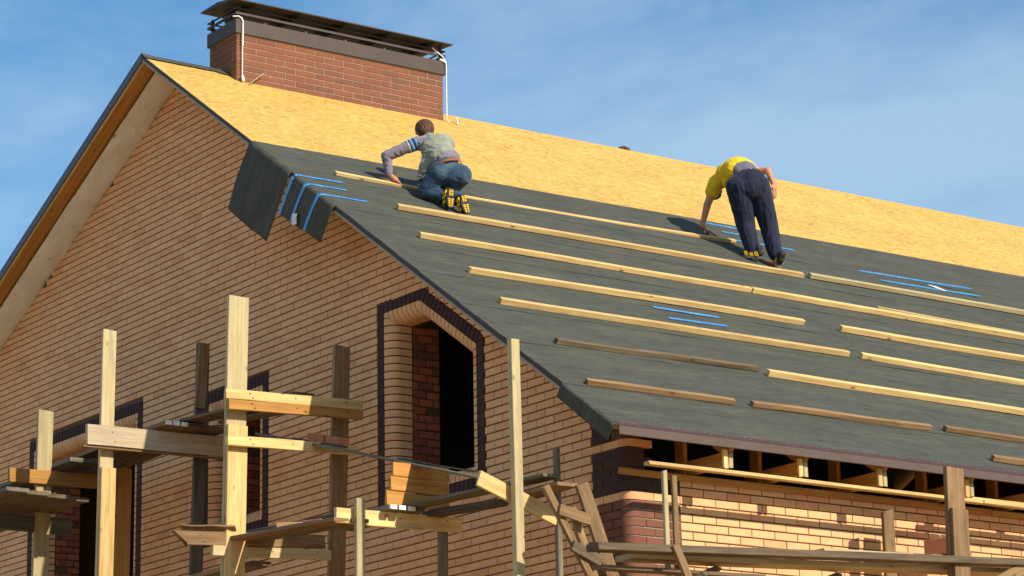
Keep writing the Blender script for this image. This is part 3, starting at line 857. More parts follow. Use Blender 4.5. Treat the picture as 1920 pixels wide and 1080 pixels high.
# ------------------------------------------------------------------ place the bricks: 300 largest in view as objects, rest joined per wall and colour
order = sorted(range(len(BR)), key=lambda i: -BR[i][4])
single = set(order[:300])
stuff = {}
for i, (par, mt, v, f, s) in enumerate(BR):
    if i in single:
        c = sum((Vector(x) for x in v), Vector())/len(v)
        link('brick', mesh('brick', [Vector(x)-c for x in v], f), par, mt, loc=c)
    else:
        V, F, Rn = stuff.setdefault((par.name, mt), ([], [], [])); b = len(V); V += v; rv = random.random()
        for q in f: F.append(tuple(x+b for x in q)); Rn.append(rv)
for (pn, mt), (V, F, Rn) in stuff.items():
    me = mesh('bricks', V, F); at = me.attributes.new('rnd', 'FLOAT', 'FACE'); at.data.foreach_set('value', Rn)
    o = link('brickwork', me, bpy.data.objects[pn], mt); tag(o, kind='stuff')
for o in list(bpy.data.objects):
    if o.type == 'MESH' and o.name.startswith(('brick', 'mortar')) and len(o.data.polygons) < 50000:
        bm = bmesh.new(); bm.from_mesh(o.data); 
        if o.name.startswith('brickwork'): bmesh.ops.recalc_face_normals(bm, faces=bm.faces)
        bm.to_mesh(o.data); bm.free()

# ------------------------------------------------------------------ battens on the felt
def roof_batten(a, b, mat, label, w=.050, t=.048, h=.0, bend=0., seg=14):
    P0 = roofP(a[0], a[1], .010+t/2+h); P1 = roofP(b[0], b[1], .010+t/2+h)
    C = (P0+P1)/2
    o = board('roof_batten', P0, P1, w*1.08, t*1.08, DS, mat, None, warp=.007, seg=seg, bend=bend)
    tag(o, label, 'batten', 'wooden battens laid across the felted roof')
    return o
roof_batten((.071, 3.734), (5.353, 3.62), 'pine', 'topmost long batten, held down by both roofers', t=.034, w=.055, bend=.028)
roof_batten((.326, 4.631), (5.616, 4.59), 'pine', 'long batten directly below the shoes of both roofers', w=.055)
roof_batten((.103, 5.516), (4.204, 5.525), 'pine', 'left batten of third row down, below the kneeling roofer')
roof_batten((4.215, 5.525), (10.2, 5.66), 'pine', 'right batten of third row down, butting end to end against its neighbour', t=.052, w=.06)
roof_batten((5.737, 4.559), (11.2, 4.575), 'pine_pale', 'pale batten starting right of the standing roofer, below two blue tapes', w=.058)
roof_batten((6.132, 5.335), (10.3, 5.50), 'pine', 'thin batten lying loose just above the third row at right', t=.02, w=.022)
roof_batten((.151, 6.42), (4.269, 6.391), 'pine', 'knotty batten of fourth row, above the two middle blue tapes', t=.052, w=.052)
roof_batten((.014, 7.249), (4.203, 7.258), 'pine', 'left batten of fifth row, just below two short blue tapes', t=.052, w=.052)
roof_batten((.060, 8.188), (2.392, 8.147), 'old_wood', 'dark weathered short batten, left of sixth row', t=.045, w=.055)
roof_batten((-.236, 9.182), (1.369, 9.189), 'brown_wood', 'shortest brown batten with a broken end, nearest the roof corner', t=.045, w=.05)
roof_batten((4.746, 6.427), (9.4, 6.49), 'pine', 'right batten of fourth row, running out of the picture', t=.054, w=.054)
roof_batten((4.39, 7.243), (9.0, 7.42), 'pine', 'right batten of fifth row, running out of the picture', t=.05, w=.052)
roof_batten((2.449, 8.245), (7.2, 8.35), 'pine', 'fresh yellow batten of sixth row, right of the dark weathered one', t=.055, w=.055)
roof_batten((1.582, 9.18), (3.736, 9.173), 'brown_wood', 'greyish brown batten in the middle of the seventh row', t=.045, w=.05)
roof_batten((3.94, 9.147), (7.8, 9.24), 'brown_wood', 'brown batten at right end of seventh row, above the eave', t=.045, w=.05)
roof_batten((3.986, 9.80), (7.1, 9.88), 'brown_wood', 'lowest batten, lying right above the metal eave edge', t=.05, w=.05)

# ------------------------------------------------------------------ scaffold in front of the gable
YI, YO = -.45, -1.56
XA, XB, XC, XD, XF = -3.795, -6.468, -7.808, -2.033, -.284
scaf = thing('gable_scaffold', 'wooden scaffold of upright boards and crossbeams standing before the gable', 'scaffold', (-4.2, -1.0, GZ))
def post(x, y0, y1, ztop, w, mat, t=.045, zb=GZ, ztilt=0., label=None, name='post'):
    o = board(name, (x-.025, y1, zb), (x-.025+ztilt, y0, ztop), w, t, (0, 1, 0), mat, scaf, warp=.012, seg=24)
    if label: o['label'] = label
    return o
def slope_y(yt, zt, yb, zb_): return yb+(yb-yt)/(zb_-zt)*(GZ-zb_)
post(XA, -1.554, -1.70, 2.36, .213, 'pine_pale', label='tallest pale wide post')
post(XA+.050, -1.585, -1.70, 1.125, .205, 'pine', t=.04, zb=GZ, label='yellow board doubling the tall post')
post(XB, -1.530, -1.62, 2.587, .150, 'pine_pale')
post(XB+.050, -1.538, -1.61, 1.17, .158, 'pine', t=.04)
post(XC, -1.571, -1.63, 1.995, .170, 'pine_pale')
post(XD+.085, -1.394, -1.43, .183, .085, 'pine_pale', t=.05)
post(XD-.05, -.447, -.47, .12, .078, 'grey_wood', t=.06)
post(XA-.05, -.399, -.62, 2.031, .175, 'brown_wood')
post(XB-.05, -.425, -.60, 2.594, .138, 'dark_wood')
post(XB-.05+.03, -.428, -.47, 2.585, .115, 'brown_wood', t=.03, zb=1.9)
post(XC-.05, -.64, -.68, 1.491, .205, 'pine_orange')
post(XF+.03, -.936, -.90, 1.308, .085, 'pine_pale', t=.065, label='tall slim pale post near the house corner')
post(XF-.05, -.459, -.44, .447, .045, 'grey_wood', t=.05)
def beam(x, a, b, w, mat, t=.045, dx=.045, ends=None, label=None):
    o = board('crossbeam', (x+dx, a[0], a[1]), (x+dx, b[0], b[1]), w, t, (0, 0, 1), mat, scaf, warp=.006, seg=12, ends=ends)
    if label: o['label'] = label
    if w > .08:
        v = []; f = []
        for (a_, b_) in ((.17, .2), (.19, -.25), (.5, .1), (.88, .2)):
            Ln = math.hypot(a[0]-b[0], a[1]-b[1]); q = (a_-.5)*Ln; c_ = w*b_; box(v, f, q-.006, q+.006, c_-.005, c_+.005, -t/2-.003, t/2+.003)
        tag(link('nails', mesh('nails', v, f), o, 'cap_metal'), kind='stuff')
beam(XA, (-1.761, 1.392), (-.282, 1.432), .092, 'pine', dx=.10)
beam(XA, (-1.732, 1.297), (-.288, 1.343), .092, 'pine_orange', dx=.10)
beam(XA, (-1.740, .961), (-.361, .998), .095, 'pine', dx=.10)
beam(XA, (-2.24, .035), (-.657, .118), .125, 'brown_wood', dx=.02, ends=.16, label='brown beam with a pointed end')
beam(XA, (-1.841, -.055), (-.587, -.002), .095, 'pine_pale', dx=.02)
beam(XB, (-1.821, 1.470), (-.207, 1.495), .205, 'pale_plank', dx=.10)
beam(XB, (-1.85, 1.352), (-.207, 1.378), .020, 'brown_wood', dx=.08)
beam(XC, (-1.986, 1.273), (-.75, 1.302), .145, 'pine_orange', dx=.02)
beam(XC, (-2.40, .80), (-1.25, .80), .17, 'dark_wood', dx=-.03)
beam(XD, (-1.597, .033), (-.292, .048), .130, 'pine', dx=-.01)
beam(XD, (-1.40, -.036), (-.72, -.030), .012, 'pine', dx=.02, t=.04)
# leaning board against the corner posts
o = board('leaning_board', (-.36, -1.26, .120), (-.36, -.47, -.150), .135, .03, (0, 0, 1), 'pine', scaf, seg=6)
# ------------------------------------------------------------------ loose planks on the scaffold
def plank(P0, P1, w, t, mat, label, group='loose planks lying on the gable scaffold', name='plank', wdir=(0, 1, 0), **kw):
    o = board(name, P0, P1, w, t, wdir, mat, None, warp=kw.pop('warp', .008), **kw); tag(o, label, 'plank', group); return o
z1 = 1.64
ys = [-1.0, -.845, -.70, -.56, -.42]
def painted(o, Ln, w, t):
    v = []; f = []; box(v, f, Ln/2-.001, Ln/2+.016, -w/2+.006, w/2-.006, -t/2+.002, t/2-.002)
    link('painted_end', mesh('painted_end', v, f), o, 'white_pvc')
for i, (y, w_, l) in enumerate(((-1.005, .080, 'outermost plank of the upper left deck, painted end in the sun'), (-.915, .080, 'second painted plank from outside of the upper left deck'), (-.825, .080, 'third painted plank of the upper left deck'), (-.70, .135, 'wide dark plank in the middle of the upper left deck'), (-.54, .15, 'dark plank of the upper left deck, nearer the wall'), (-.38, .14, 'innermost plank of the upper left deck, next to the wall'))):
    o = plank((-9.4, y, z1-.02), (-6.19, y, z1), w_, .045, 'brown_wood' if i < 3 else 'old_wood', l)
    if i < 3: painted(o, 3.21, w_, .045)
plank((-6.30, -.70, 1.70), (-4.0, -.74, 1.555), .24, .030, 'old_wood', 'weathered grey plank sloping behind the double crossbeam')
plank((-6.0, -.46, 1.66), (-4.0, -.50, 1.50), .16, .030, 'old_wood', 'dark plank beside the sloping grey one, close to the wall')
for i, (y, l) in enumerate(((-1.405, 'outer plank of the left deck over the orange crossbeam'), (-1.245, 'middle plank of the left deck over the orange crossbeam'), (-1.085, 'inner plank of the left deck over the orange crossbeam'), (-.925, 'plank of the left deck lying closest to the wall window'))):
    plank((-11.0, y, 1.40), (-7.40, y, 1.425), .150, .042, 'dark_wood' if i else 'grey_wood', l)
for i, (y, l) in enumerate(((-2.33, 'grey edged outer plank of the lower left deck'), (-2.08, 'second plank of the lower left deck, shaded brown underside'), (-1.83, 'third plank of the lower left deck'), (-1.58, 'inner plank of the lower left deck'))):
    plank((-10.6, y, .915), (-6.85-.06*i, y+.01, .945), .249, .040, 'grey_wood' if i == 0 else 'old_wood', l)  # inner planks take a darker wood colour to imitate shade under this deck
# decks either side of the short post
plank((-4.05, -1.60, .085), (-2.02, -1.55, -.005), .15, .035, 'brown_wood', 'reddish brown plank leaning from the pointed beam to the short post')
plank((-4.10, -1.42, .09), (-1.98, -1.38, -.005), .17, .035, 'old_wood', 'dark plank behind the reddish brown one')
plank((-4.1, -1.24, .20), (-2.2, -1.20, .13), .14, .03, 'dark_wood', 'dark plank tilted beside the loose red bricks')
plank((-6.6, -1.45, -.17), (-3.86, -1.42, -.14), .20, .04, 'brown_wood', 'brown plank low on the left, running under the pale crossbeam')
plank((-6.6, -1.32, -.15), (-3.84, -1.28, -.12), .20, .04, 'old_wood', 'dark plank low on the left behind the brown one')
for i, (y, l) in enumerate(((-1.10, 'outermost plank under the boxed boards, white painted end'), (-1.01, 'white ended narrow plank next to the outermost'), (-.91, 'speckled white ended plank below the window'), (-.80, 'grey ended plank below the window'))):
    o = plank((-3.05, y, .125), (-1.90, y, .125), .080, .042, 'grey_wood', l)
    if i < 3: painted(o, 1.15, .080, .042)
plank((-1.96, -.86, .160), (-.22, -.62, .170), .19, .028, 'grey_wood', 'long grey plank below the big window, running to the slim post')
plank((-2.1, -.60, .118), (-1.20, -.44, .118), .16, .05, 'dark_wood', 'short dark plank end tucked under the long grey one')
plank((-4.72, -.80, 1.29), (-.88, -.80, .232), .10, .022, 'grey_wood', 'thin grey plank leaning diagonally across the big window', warp=.012, wdir=(0, 1, 0), seg=24)
plank((-4.20, -.72, 1.16), (-3.3, -.72, .93), .06, .016, 'dark_wood', 'short dark lath lying along the diagonal plank, upper one', wdir=(0, 1, 0))
plank((-2.4, -.70, .67), (-1.25, -.70, .37), .06, .016, 'old_wood', 'short dark lath lying along the diagonal plank, lower one', wdir=(0, 1, 0))
# three boards standing on edge
for k, (zz, y0, l) in enumerate(((.485, -1.035, 'top board of three standing on edge below the diagonal plank'), (.355, -1.065, 'middle board of three standing on edge below the diagonal plank'), (.222, -1.105, 'bottom board of three standing on edge below the diagonal plank'))):
    plank((XD+.03, y0, zz), (XD+.05, -.46, zz-.010), .124, .03, 'pine_orange', l, group='boards standing on edge under the window', name='edge_board', wdir=(0, 0, 1), seg=5)
plank((-4.05, -2.0, .155), (-3.75, -1.60, .145), .20, .02, 'brown_wood', 'splintered scrap board lying on the pointed beam', name='scrap_board', wdir=(1, .5, .2), seg=5, warp=.04)
# pieces on the platform by the house corner
plank((-.55, -.62, .050), (.06, -.66, .055), .20, .03, 'brown_wood', 'short board on top of the inner corner post', name='short_board', seg=4)
# loose bricks
def loose(name, loc, rot, size, mat, label, holes_=False):
    v = []; f = []; a, b, c = size; ch = .004
    bm = bmesh.new(); bmesh.ops.create_cube(bm, size=1); bmesh.ops.scale(bm, vec=size, verts=bm.verts); bmesh.ops.bevel(bm, geom=bm.edges, offset=ch, segments=1, affect='EDGES')
    me = bpy.data.meshes.new(name); bm.to_mesh(me); bm.free()
    o = link(name, me, None, mat, loc, rot); return o
tag(loose('loose_brick', (-3.93, -.60, 1.135), (0, .26, .1), (.25, .12, .065), 'clay', ''), 'red brick lying on the thin diagonal plank, left one', 'brick', 'loose bricks on the scaffold')
tag(loose('loose_brick', (-3.62, -.60, 1.055), (0, .26, -.05), (.25, .12, .065), 'clay', ''), 'red brick lying on the thin diagonal plank, right one', 'brick', 'loose bricks on the scaffold')
tag(loose('loose_brick', (-3.02, -1.45, .085), (0, .05, .5), (.25, .12, .065), 'tan_brick', ''), 'tan brick lying on the reddish brown plank', 'brick', 'loose bricks on the scaffold')
tag(loose('loose_brick', (-2.86, -1.30, .10), (0, .05, .2), (.25, .12, .065), 'clay', ''), 'red brick lying behind the tan brick', 'brick', 'loose bricks on the scaffold')

# ------------------------------------------------------------------ ladder
lad = thing('wooden_ladder', 'home made wooden ladder leaning at the corner of the house', 'ladder', (.3, 0, GZ))
def lb(name, P0, P1, w, t, wd, mat, **kw): return board(name, P0, P1, w, t, wd, mat, lad, **kw)
lb('rail', (.30, -1.065, -.035), (.36, 2.30, GZ), .062, .045, (0, 1, .5), 'brown_wood', seg=20, warp=.004)
lb('rail', (.30, -.700, .015), (.36, 1.45, GZ), .125, .04, (0, 1, .5), 'brown_wood', seg=20, warp=.004)
lb('rail', (.24, -.760, -.180), (.30, 1.30, GZ), .070, .04, (0, 1, .5), 'brown_wood', seg=20, warp=.004)
for (ya, za, yb, zb2) in ((-.96, -.225, -.655, -.285), (-.835, -.505, -.55, -.615), (-.66, -.80, -.36, -.90), (-.47, -1.10, -.17, -1.20), (-.28, -1.40, .02, -1.50)):
    lb('rung', (.345, ya, za), (.345, yb, zb2), .092, .03, (0, 0, 1), 'old_wood' if za == -.505 else 'brown_wood', seg=4)

# ------------------------------------------------------------------ side scaffold along the eave wall
side = thing('side_scaffold', 'weathered wooden scaffold standing along the sunlit eave wall', 'scaffold', (.8, 2.0, GZ))
def sb(name, P0, P1, w, t, wd, mat, **kw): return board(name, P0, P1, w, t, wd, mat, side, **kw)
sb('post', (.86, 2.94, .393), (.86, 2.80, GZ), .205, .05, (0, 1, 0), 'brown_wood', seg=20, warp=.01)
sb('post', (.910, 2.93, .02), (.910, 2.80, GZ), .185, .04, (0, 1, 0), 'brown_wood', seg=20, warp=.01)
sb('post', (.36, 2.60, .085), (.36, 2.56, GZ), .125, .04, (0, 1, 0), 'brown_wood', seg=20, warp=.01, ends=.04)
sb('post', (.62, -.095, .125), (.62, .02, GZ), .042, .035, (0, 1, 0), 'pine_pale', seg=20, warp=.015)
sb('post', (.52, .075, .118), (.52, .18, GZ), .050, .03, (0, 1, 0), 'brown_wood', seg=20, warp=.015)
sb('brace', (.99, -.30, -.55), (.99, .12, -1.40), .07, .035, (0, 1, 0), 'brown_wood', seg=6)
sb('brace', (.40, .62, -.60), (.86, .05, -.76), .07, .05, (0, 1, .6), 'old_wood', seg=5)
sb('brace', (.40, 1.95, -.56), (.86, 1.20, -.78), .07, .05, (0, 1, .6), 'old_wood', seg=5)
sb('brace', (.40, 3.3, -.5), (.86, 2.5, -.78), .07, .05, (0, 1, .6), 'old_wood', seg=5)
sb('brace', (.93, 3.9, -.36), (.93, 2.6, -.95), .16, .035, (0, .3, 1), 'brown_wood', seg=5)
G2 = 'planks of the side scaffold'
plank((.9, -1.05, -.612), (.9, 4.8, -.345), .16, .060, 'old_wood', 'long weathered outer plank along the sunlit side scaffold', G2, wdir=(1, 0, 0), seg=30)
plank((.66, -.55, -.625), (.66, 5.0, -.39), .26, .045, 'pine_pale', 'wide pale plank just behind the long weathered one', G2, wdir=(1, 0, 0), seg=30)
plank((.72, -.86, -.735), (.72, .8, -.70), .14, .03, 'old_wood', 'dark short plank under the side scaffold deck', G2, wdir=(1, 0, 0), seg=8)
plank((.40, 1.7, -.385), (.40, 5.0, -.28), .24, .05, 'pine_pale', 'inner pale plank of the side scaffold close to the wall', G2, wdir=(1, 0, 0), seg=20)
o = loose('clay_block', (.40, 3.26, -.235), (0, .0, .35), (.25, .42, .14), 'clay', ''); tag(o, 'orange clay block behind the thick post on the side scaffold', 'clay block')

# ------------------------------------------------------------------ people
def capsule(bm, a, b, ra, rb, seg=14):
    a = Vector(a); b = Vector(b); d = b-a; Ln = max(d.length, 1e-4); d.normalize()
    q = d.to_track_quat('Z', 'Y').to_matrix()
    rings = []
    for i in range(5): t_ = -math.pi/2+math.pi/2*i/4; rings.append((ra*math.sin(t_), ra*math.cos(t_)))
    for i in range(5): t_ = math.pi/2*i/4; rings.append((Ln+rb*math.sin(t_), rb*math.cos(t_)))
    prev = None; bot = None
    for z, r in rings:
        r = max(r, 1e-4); row = [bm.verts.new(a+q @ Vector((r*math.cos(2*math.pi*k/seg), r*math.sin(2*math.pi*k/seg), z))) for k in range(seg)]
        if prev:
            for k in range(seg): bm.faces.new((prev[k], prev[(k+1) % seg], row[(k+1) % seg], row[k]))
        else: bm.faces.new(tuple(reversed(row)))
        prev = row
    bm.faces.new(tuple(prev))
def ellips(bm, c, rx, ry, rz, ax=None, az=None):
    """ellipsoid; az = local z direction, ax = local x direction"""
    c = Vector(c); Z = Vector(az or (0, 0, 1)).normalized(); X = Vector(ax or (1, 0, 0)); X = (X-Z*X.dot(Z)).normalized(); Y = Z.cross(X)
    R = Matrix((X, Y, Z)).transposed()
    r = bmesh.ops.create_uvsphere(bm, u_segments=16, v_segments=10, radius=1)
    for w in r['verts']: w.co = c+R @ Vector((w.co.x*rx, w.co.y*ry, w.co.z*rz))
def fuse(name, bm, vox, parent, mat, smooth_it=6, wr=0., wscale=9., seed=0, origin=None):
    me = bpy.data.meshes.new(name); bm.to_mesh(me); bm.free()
    tmp = bpy.data.objects.new('t', me); COL.objects.link(tmp)
    r = tmp.modifiers.new('r', 'REMESH'); r.mode = 'VOXEL'; r.voxel_size = vox
    s = tmp.modifiers.new('s', 'SMOOTH'); s.factor = .5; s.iterations = smooth_it
    dg = bpy.context.evaluated_depsgraph_get(); m2 = bpy.data.meshes.new_from_object(tmp.evaluated_get(dg)); bpy.data.objects.remove(tmp)
    if wr:
        for vtx in m2.vertices:
            p = (vtx.co*wscale if not isinstance(wscale, tuple) else Vector((vtx.co.x*wscale[0], vtx.co.y*wscale[1], vtx.co.z*wscale[2])))+Vector((seed, 0, 0)); k = noise.noise(p)+.5*noise.noise(p*2.1)
            k = 1-abs(k)*2.2                      # ridged: reads as cloth folds
            vtx.co += vtx.normal*(k*wr-.4*wr)
    m2.name = name
    o = link(name, m2, parent, mat, smooth=True); o.location = -parent.location
    return o
def hand(bm, wrist, palm_c, fdir, pnorm, side, curl=.5, s=1.):
    """palm, four unequal bent fingers and a thumb from the side of the palm"""
    fdir = Vector(fdir).normalized(); pn = Vector(pnorm).normalized(); sd = fdir.cross(pn).normalized()*side
    c = Vector(palm_c)
    capsule(bm, wrist, c, .026*s, .030*s)
    for k in (-1.2, -.4, .4, 1.2): capsule(bm, c-fdir*.03*s+sd*k*.018*s, c+fdir*.035*s+sd*k*.020*s, .016*s, .013*s, 10)
    for k, ln in ((-1.5, .066), (-.5, .078), (.5, .082), (1.5, .072)):
        b0 = c+fdir*.040*s+sd*k*.0195*s
        d1 = (fdir-pn*curl*.5+sd*k*.05).normalized(); p1 = b0+d1*ln*.5*s
        d2 = (fdir-pn*curl*1.4).normalized(); p2 = p1+d2*ln*.32*s; d3 = (fdir*.6-pn*curl*1.8).normalized(); p3 = p2+d3*ln*.25*s
        capsule(bm, b0, p1, .0095*s, .0088*s, 8); capsule(bm, p1, p2, .0088*s, .008*s, 8); capsule(bm, p2, p3, .008*s, .0072*s, 8)
    t0 = c-fdir*.025*s+sd*.034*s; t1 = t0+(fdir*.45+sd*.9-pn*.3).normalized()*.036*s; t2 = t1+(fdir*.95+sd*.25-pn*.4).normalized()*.03*s
    capsule(bm, t0, t1, .012*s, .0105*s, 8); capsule(bm, t1, t2, .0105*s, .009*s, 8)
def V_(*a): return Vector(a)
def shoe(parent, heel, toe, upv, sole_out=False):
    """trainer: dark upper, yellow side flashes, sole with raised yellow lugs. heel/toe = points on the sole"""
    heel = Vector(heel); toe = Vector(toe); X = (toe-heel); Ln = X.length; X.normalize(); Z = Vector(upv); Z = (Z-X*Z.dot(X)).normalized(); Y = Z.cross(X)
    def P(x, y, z): return heel+X*x*Ln+Y*y+Z*z
    bm = bmesh.new()
    capsule(bm, P(.12, 0, .050), P(.45, 0, .050), .044, .049); capsule(bm, P(.45, 0, .045), P(.84, 0, .032), .049, .038)
    capsule(bm, P(.14, 0, .05), P(.20, 0, .110), .044, .046)
    up_ = fuse('shoe', bm, .008, parent, 'shoe_black', 4)
    # sole plate
    vs = []; fs = []; n_ = 28
    for z in (-.006, .016):
        for i in range(n_):
            a = 2*math.pi*i/n_; x = .5+.5*math.cos(a); w = (.038+.012*math.sin(x*math.pi)**2+(.006 if x > .55 else 0))*abs(math.sin(a))**.6*(1 if math.sin(a) >= 0 else -1)
            q = P(x, w, z)-parent.location; vs.append(q)
    for i in range(n_): j = (i+1) % n_; fs.append((i, j, n_+j, n_+i))
    fs += [tuple(reversed(range(n_))), tuple(range(n_, 2*n_))]
    sole = link('sole', mesh('sole', vs, fs), up_, 'shoe_grey' if not sole_out else 'shoe_black'); sole.matrix_parent_inverse = Matrix.Translation(parent.location)
    vs = []; fs = []
    def lug(x0, x1, y0, y1, z0=-.012, z1=-.004):
        b = len(vs)
        for z in (z0, z1):
            for x, y in ((x0, y0), (x1, y0), (x1, y1), (x0, y1)): vs.append(P(x, y, z)-parent.location)
        for q in ((0, 1, 2, 3), (4, 7, 6, 5), (0, 4, 5, 1), (1, 5, 6, 2), (2, 6, 7, 3), (3, 7, 4, 0)): fs.append(tuple(b+k for k in q))
    for i in range(4): lug(.08+i*.08, .13+i*.08, -.026, -.004); lug(.08+i*.08+.02, .13+i*.08+.02, .004, .026)
    for i in range(5): lug(.52+i*.085, .575+i*.085, -.036+.003*i, -.006); lug(.54+i*.085, .595+i*.085, .006, .036-.003*i)
    for sgn in (-1, 1):   # side flashes
        for (x0, x1) in ((.12, .28), (.34, .50), (.58, .74)):
            b = len(vs)
            for x, z in ((x0, .018), (x1, .018), (x1+.06, .062), (x0+.08, .070)): vs.append(P(x, sgn*(.0510 if x < .6 else .0455), z)-parent.location)
            for x, z in ((x0, .018), (x1, .018), (x1+.06, .050), (x0+.08, .058)): vs.append(P(x, sgn*.03, z)-parent.location)
            for q in ((0, 1, 2, 3), (4, 7, 6, 5), (0, 4, 5, 1), (1, 5, 6, 2), (2, 6, 7, 3), (3, 7, 4, 0)): fs.append(tuple(b+k for k in q))
    b = len(vs)
    for x, y, z in ((-.02, -.02, .03), (-.02, .02, .03), (.0, .02, .085), (.0, -.02, .085), (.06, -.02, .03), (.06, .02, .03), (.06, .02, .08), (.06, -.02, .08)): vs.append(P(x, y, z)-parent.location)
    for q in ((0, 1, 2, 3), (4, 7, 6, 5), (0, 4, 5, 1), (1, 5, 6, 2), (2, 6, 7, 3), (3, 7, 4, 0)): fs.append(tuple(b+k for k in q))
    me = mesh('tread', vs, fs); bm = bmesh.new(); bm.from_mesh(me); bmesh.ops.recalc_face_normals(bm, faces=bm.faces); bm.to_mesh(me); bm.free()
    lg = link('yellow_trim', me, up_, 'shoe_yellow'); lg.matrix_parent_inverse = Matrix.Translation(parent.location)

# --- kneeling roofer
m1 = thing('person', 'man kneeling on the roof in blue jeans, grey vest and mauve long sleeves', 'person', (-4.3, 1.1, 3.75))
toeL, heelL = V_(-4.215, 1.105, 3.715), V_(-4.205, 1.112, 3.925)
toeR, heelR = V_(-4.130, 1.262, 3.655), V_(-4.160, 1.222, 3.865)
ankL, ankR = V_(-4.30, 1.108, 3.868), V_(-4.245, 1.232, 3.855)
kneeL, kneeR = V_(-4.45, .960, 3.925), V_(-4.45, 1.205, 3.935)
hipL, hipR = V_(-4.315, 1.055, 4.105), V_(-4.245, 1.250, 4.090)
pel, waist, chest, neck, head = V_(-4.285, 1.150, 4.130), V_(-4.325, 1.130, 4.255), V_(-4.475, 1.105, 4.425), V_(-4.575, 1.095, 4.565), V_(-4.640, 1.083, 4.640)
shL, elL, wrL = V_(-4.590, .975, 4.480), V_(-4.770, .705, 4.345), V_(-4.775, .742, 4.155)
shR, elR, wrR = V_(-4.500, 1.250, 4.500), V_(-4.72, 1.34, 4.38), V_(-4.98, 1.37, 4.32)
hdL = roofP(.80, 3.70, .060); hdR = roofP(1.36, 3.40, .055)
bm = bmesh.new()
for a, b, ra, rb in ((ankL, kneeL, .038, .042), (kneeL, hipL, .05, .08), (ankR, kneeR, .038, .042), (kneeR, hipR, .05, .08), (hipL, hipR, .09, .09), (pel, waist, .10, .09), (waist, chest, .09, .11), (chest, neck, .10, .05), (neck, head, .05, .05),
                     (chest, shL, .08, .055), (shL, elL, .045, .035), (elL, wrL, .036, .026), (chest, shR, .08, .055), (shR, elR, .045, .035), (elR, wrR, .036, .026)):
    capsule(bm, a, b, ra, rb)
hx = V_(-.55, .25, .1)
ellips(bm, head, .073, .080, .098, hx, (head-neck))
ellips(bm, head+V_(-.07, .02, -.015), .018, .016, .022)                     # nose, turned up the slope
for s_ in (-1, 1): ellips(bm, head+V_(.0, .0, -.01)+Vector((.40, .90, .15)).normalized()*.078*s_, .010, .018, .026)
hand(bm, wrL, hdL, (-.10, .9, -.35), (.5, 0, .8), -1, .7, 1.05)
hand(bm, wrR, hdR, (-.9, .0, .3), NR, 1, .4)
body = fuse('body', bm, .0065, m1, 'skin', 3)
bm = bmesh.new()
ellips(bm, (hipL+hipR)/2+V_(.0, .005, .0), .135, .165, .125, (1, -.6, 0))
ellips(bm, hipL+V_(.035, -.02, -.005), .098, .098, .11); ellips(bm, hipR+V_(.035, .01, -.01), .098, .098, .11)
for a, b, ra, rb in ((kneeL, hipL, .082, .118), (kneeR, hipR, .085, .118), (ankL+V_(-.005, -.01, .0), kneeL, .058, .080), (ankR+V_(-.005, .0, .0), kneeR, .058, .078)): capsule(bm, a, b, ra, rb)
capsule(bm, (hipL+hipR)/2, waist, .13, .115)
fuse('jeans', bm, .010, m1, 'jeans', 12, .0045, (10., 10., 22.), 3)
bm = bmesh.new()
wd = (hipR-hipL).normalized()
ellips(bm, waist+V_(.005, .005, .005), .122, .150, .085, V_(1, -.4, .0), waist-pel)
capsule(bm, shL, elL, .068, .056); capsule(bm, elL, wrL, .055, .040); capsule(bm, shR, elR, .066, .055); capsule(bm, elR, wrR, .052, .040)
capsule(bm, shL, chest, .07, .1); capsule(bm, shR, chest, .07, .1); capsule(bm, chest, neck+V_(0, 0, -.01), .1, .062)
fuse('shirt', bm, .009, m1, 'mauve_shirt', 4, .006, 16., 8)
bm = bmesh.new()
sp = (chest-waist).normalized()
ellips(bm, chest+V_(.02, .02, 0), .138, .190, .130, V_(1, -.4, .3), sp)
ellips(bm, (chest+waist)/2+V_(0, 0, -.005), .130, .160, .13, V_(1, -.4, .3), sp)
ellips(bm, waist+V_(-.02, -.03, .025), .128, .150, .07, V_(1, -.4, .3), sp)
capsule(bm, shL+V_(.015, .05, -.005), shR+V_(0, -.03, 0), .082, .080)
capsule(bm, chest, neck+V_(.0, .0, -.015), .12, .062)
capsule(bm, waist+V_(-.06, -.10, .02), V_(-4.50, .96, 4.13), .06, .03)       # loose front of the vest hanging down
capsule(bm, (chest+waist)/2+V_(-.06, -.10, -.02), V_(-4.52, .95, 4.12), .07, .03)
fuse('vest', bm, .009, m1, 'vest', 4, .007, (9., 9., 16.), 12)
bm = bmesh.new()
bx = (waist-pel).normalized()
cB = pel*.50+waist*.50+V_(.004, .004, -.012)
r = bmesh.ops.create_cone(bm, segments=32, radius1=1, radius2=1, depth=1, cap_ends=False)
Yb = V_(-.35, .94, .0); Yb = (Yb-bx*Yb.dot(bx)).normalized(); Xb = Yb.cross(bx)
for w in r['verts']: w.co = cB+Xb*w.co.x*.142+Yb*w.co.y*.158+bx*w.co.z*.030
me = bpy.data.meshes.new('belt'); bm.to_mesh(me); bm.free(); o = link('belt', me, m1, 'belt', smooth=True); o.location = -m1.location; o.modifiers.new('s', 'SOLIDIFY').thickness = .005
